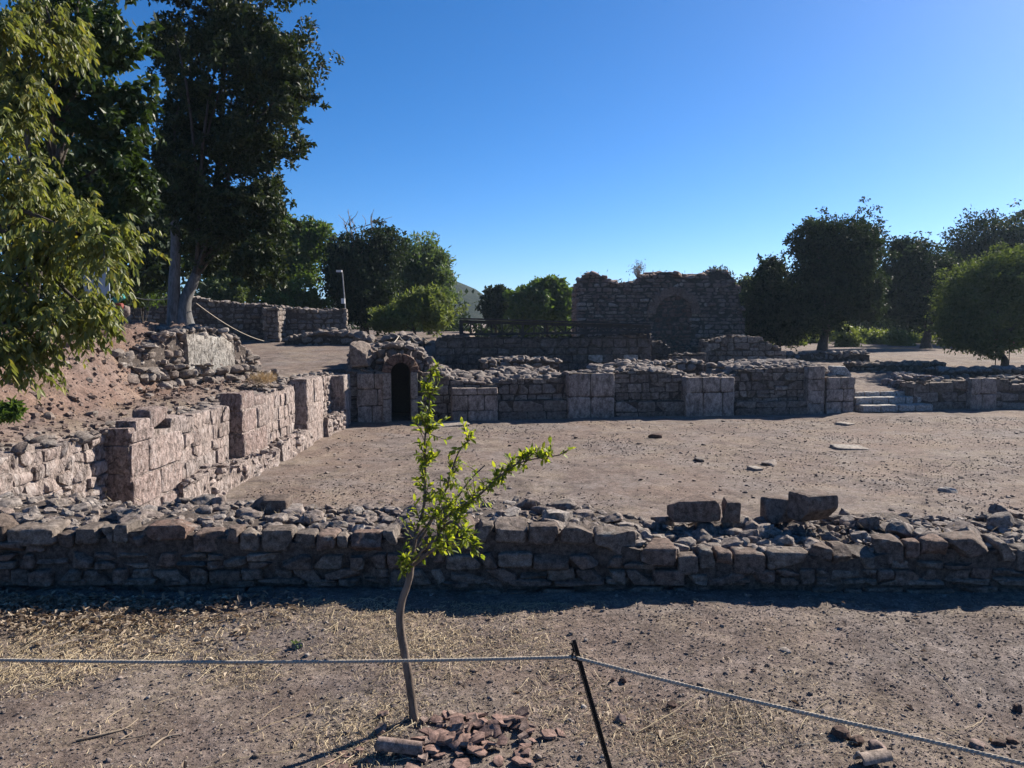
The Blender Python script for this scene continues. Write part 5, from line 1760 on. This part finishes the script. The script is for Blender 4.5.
V = np.stack([C, C + U * l * .5 + S * w * .5 + Nn * w * .35, C + U * l - Nn * l * .1, C + U * l * .5 - S * w * .5 + Nn * w * .35], 1)
mb.add(V, np.arange(4 * n).reshape(n, 4))
tag(mb.build('fallen_leaves', M['dead_leaf'], None, False), 'dead leaves drifted along the foot of the near wall', 'leaves', None, 'stuff')
# twigs
for k, (pts_, lab) in enumerate(([[(76, 740), (100, 735), (125, 728), (138, 718)], 'forked dry twig lying on the bare dirt at the left'], [[(150, 748), (165, 738), (180, 735)], 'short dry twig right of the forked one'], [[(150, 652), (163, 653), (178, 650)], 'dark bit of bark near the leaf litter'])):
    mb = MB()
    w = np.array([on_z(*q, 0) for q in pts_]); w[:, 2] = gz(w[:, 0], w[:, 1]) + .008
    tube(mb, spline(w, 14), np.linspace(.006, .003, 14), 6)
    if k == 0:
        a = spline([w[2], w[2] + [.06, -.05, .01], w[2] + [.04, -.12, .012], w[2] + [.14, -.08, .015]], 12); tube(mb, a, .003, 5)
        a = spline([w[1], w[1] + [-.03, .05, .02], w[1] + [-.06, .08, .01]], 8); tube(mb, a, .003, 5)
    tag(mb.build('twig', M['twig'] if k < 2 else M['dark_clod']), lab, 'twig')
mb = MB()
for k in range(130):
    y_ = r.uniform(8, 20.5); x_ = float(xw(y_)) - .8 - 3.4 * r.rand() ** .8
    q = .03 + .13 * r.rand() ** 6
    put_rock(mb, RUBL[k % 14], (x_, y_, gz1(x_, y_) + q * .1), np.array([q * 1.1, q, q * .7]) / 2 * 1.3, rot_z(r.rand() * 6), r, .5)
tag(mb.build('bank_rubble', M['grey_rubble'], None, True, 40), 'stones sticking out of the earth bank above the side wall', 'rubble', None, 'stuff')
mb = MB()
yb_ = r.uniform(8, 22, 4500); xb_ = xw(yb_) - .85 - 3.2 * r.rand(4500)
mb.add(*clods(xb_, yb_, .015 + .075 * r.rand(4500) ** 7))
tag(mb.build('bank_clods', M['bank_soil'], None, False), 'crumbling clods of reddish earth on the bank', 'soil', None, 'stuff')
# green tuft and dry weeds
mb = MB()
c = on_z(298, 647, 0)
leaves_at(mb, np.array([c[0], c[1], .012]) + np.clip(r.normal(size=(60, 3)), -1.3, 1.3) * [.02, .02, .008], r, .028, .011, -.3)
tag(mb.build('weed', L_grey, None, False), 'small green weed tuft before the wall shadow', 'plant')
mb = MB()
c = np.array([-6.4, 19.8, .42])
leaves_at(mb, c + np.clip(r.normal(size=(700, 3)), -1.4, 1.4) * [.16, .26, .05], r, .18, .014, -.9)
tag(mb.build('dry_grass_tuft', L_weed, None, False), 'straw-yellow grass tuft on top of the sunlit side wall', 'plant')
mb = MB()
C = []
for k in range(500):
    s = r.uniform(2, 16); t = -r.uniform(.2, 1.0)
    C.append(NW.pt(s, t, float(ntop(s)) - .02))
leaves_at(mb, np.array(C), r, .07, .004, -.7)
tag(mb.build('wall_straw', M['straw'], None, False), 'dry grass wisps on the top of the near wall', 'straw', None, 'stuff')

# ------------------------------------------------------------------ air, sky, sun
SUN_EL, SUN_AZ = 32.0, 51.0      # azimuth from straight ahead towards the right
HAZE = 0.00022
if HAZE:
    mb = MB()
    x0, x1, y0, y1, z0, z1 = -4200, 4200, -400, 4200, -6, 32
    V = [(x0, y0, z0), (x1, y0, z0), (x1, y1, z0), (x0, y1, z0), (x0, y0, z1), (x1, y0, z1), (x1, y1, z1), (x0, y1, z1)]
    mb.add(V, [(3, 2, 1, 0), (4, 5, 6, 7), (0, 1, 5, 4), (1, 2, 6, 5), (2, 3, 7, 6), (3, 0, 4, 7)])
    mh, nt, out = nodes('thin_haze')
    pv = N(nt, 'ShaderNodeVolumePrincipled')
    pv.inputs['Color'].default_value = (0.6, 0.78, 1.0, 1)
    pv.inputs['Density'].default_value = HAZE
    pv.inputs['Anisotropy'].default_value = 0.3
    nt.links.new(pv.outputs[0], out.inputs['Volume'])
    tag(mb.build('haze', mh, None, False), kind='stuff')

w = bpy.data.worlds.new('World'); sc.world = w
w.use_nodes = True
nt = w.node_tree
bg = nt.nodes['Background']
sk = nt.nodes.new('ShaderNodeTexSky')
sk.sky_type = 'NISHITA'
sk.sun_disc = False
sk.sun_elevation = math.radians(SUN_EL)
sk.sun_rotation = math.radians(SUN_AZ)
sk.altitude = 0; sk.air_density = 0.7; sk.dust_density = 0.4; sk.ozone_density = 7.0
hs = nt.nodes.new('ShaderNodeHueSaturation')
hs.inputs['Saturation'].default_value = 1.19
nt.links.new(sk.outputs[0], hs.inputs['Color'])
nt.links.new(hs.outputs[0], bg.inputs['Color'])
bg.inputs['Strength'].default_value = 0.066
sd = bpy.data.lights.new('sun', 'SUN')
sd.energy = 5.0; sd.angle = math.radians(.53); sd.color = (1.0, .91, .79)
so = bpy.data.objects.new('sun', sd); COL.objects.link(so)
el, az = math.radians(SUN_EL), math.radians(SUN_AZ)
to_sun = Vector((math.sin(az) * math.cos(el), math.cos(az) * math.cos(el), math.sin(el)))
so.rotation_euler = to_sun.to_track_quat('Z', 'Y').to_euler()

sc.view_settings.view_transform = 'Standard'
sc.view_settings.look = 'None'
sc.view_settings.exposure = 1.18
sc.view_settings.gamma = 1.0
sc.render.engine = 'CYCLES'
sc.cycles.max_bounces = 6
sc.cycles.volume_bounces = 0
sc.cycles.use_denoising = True
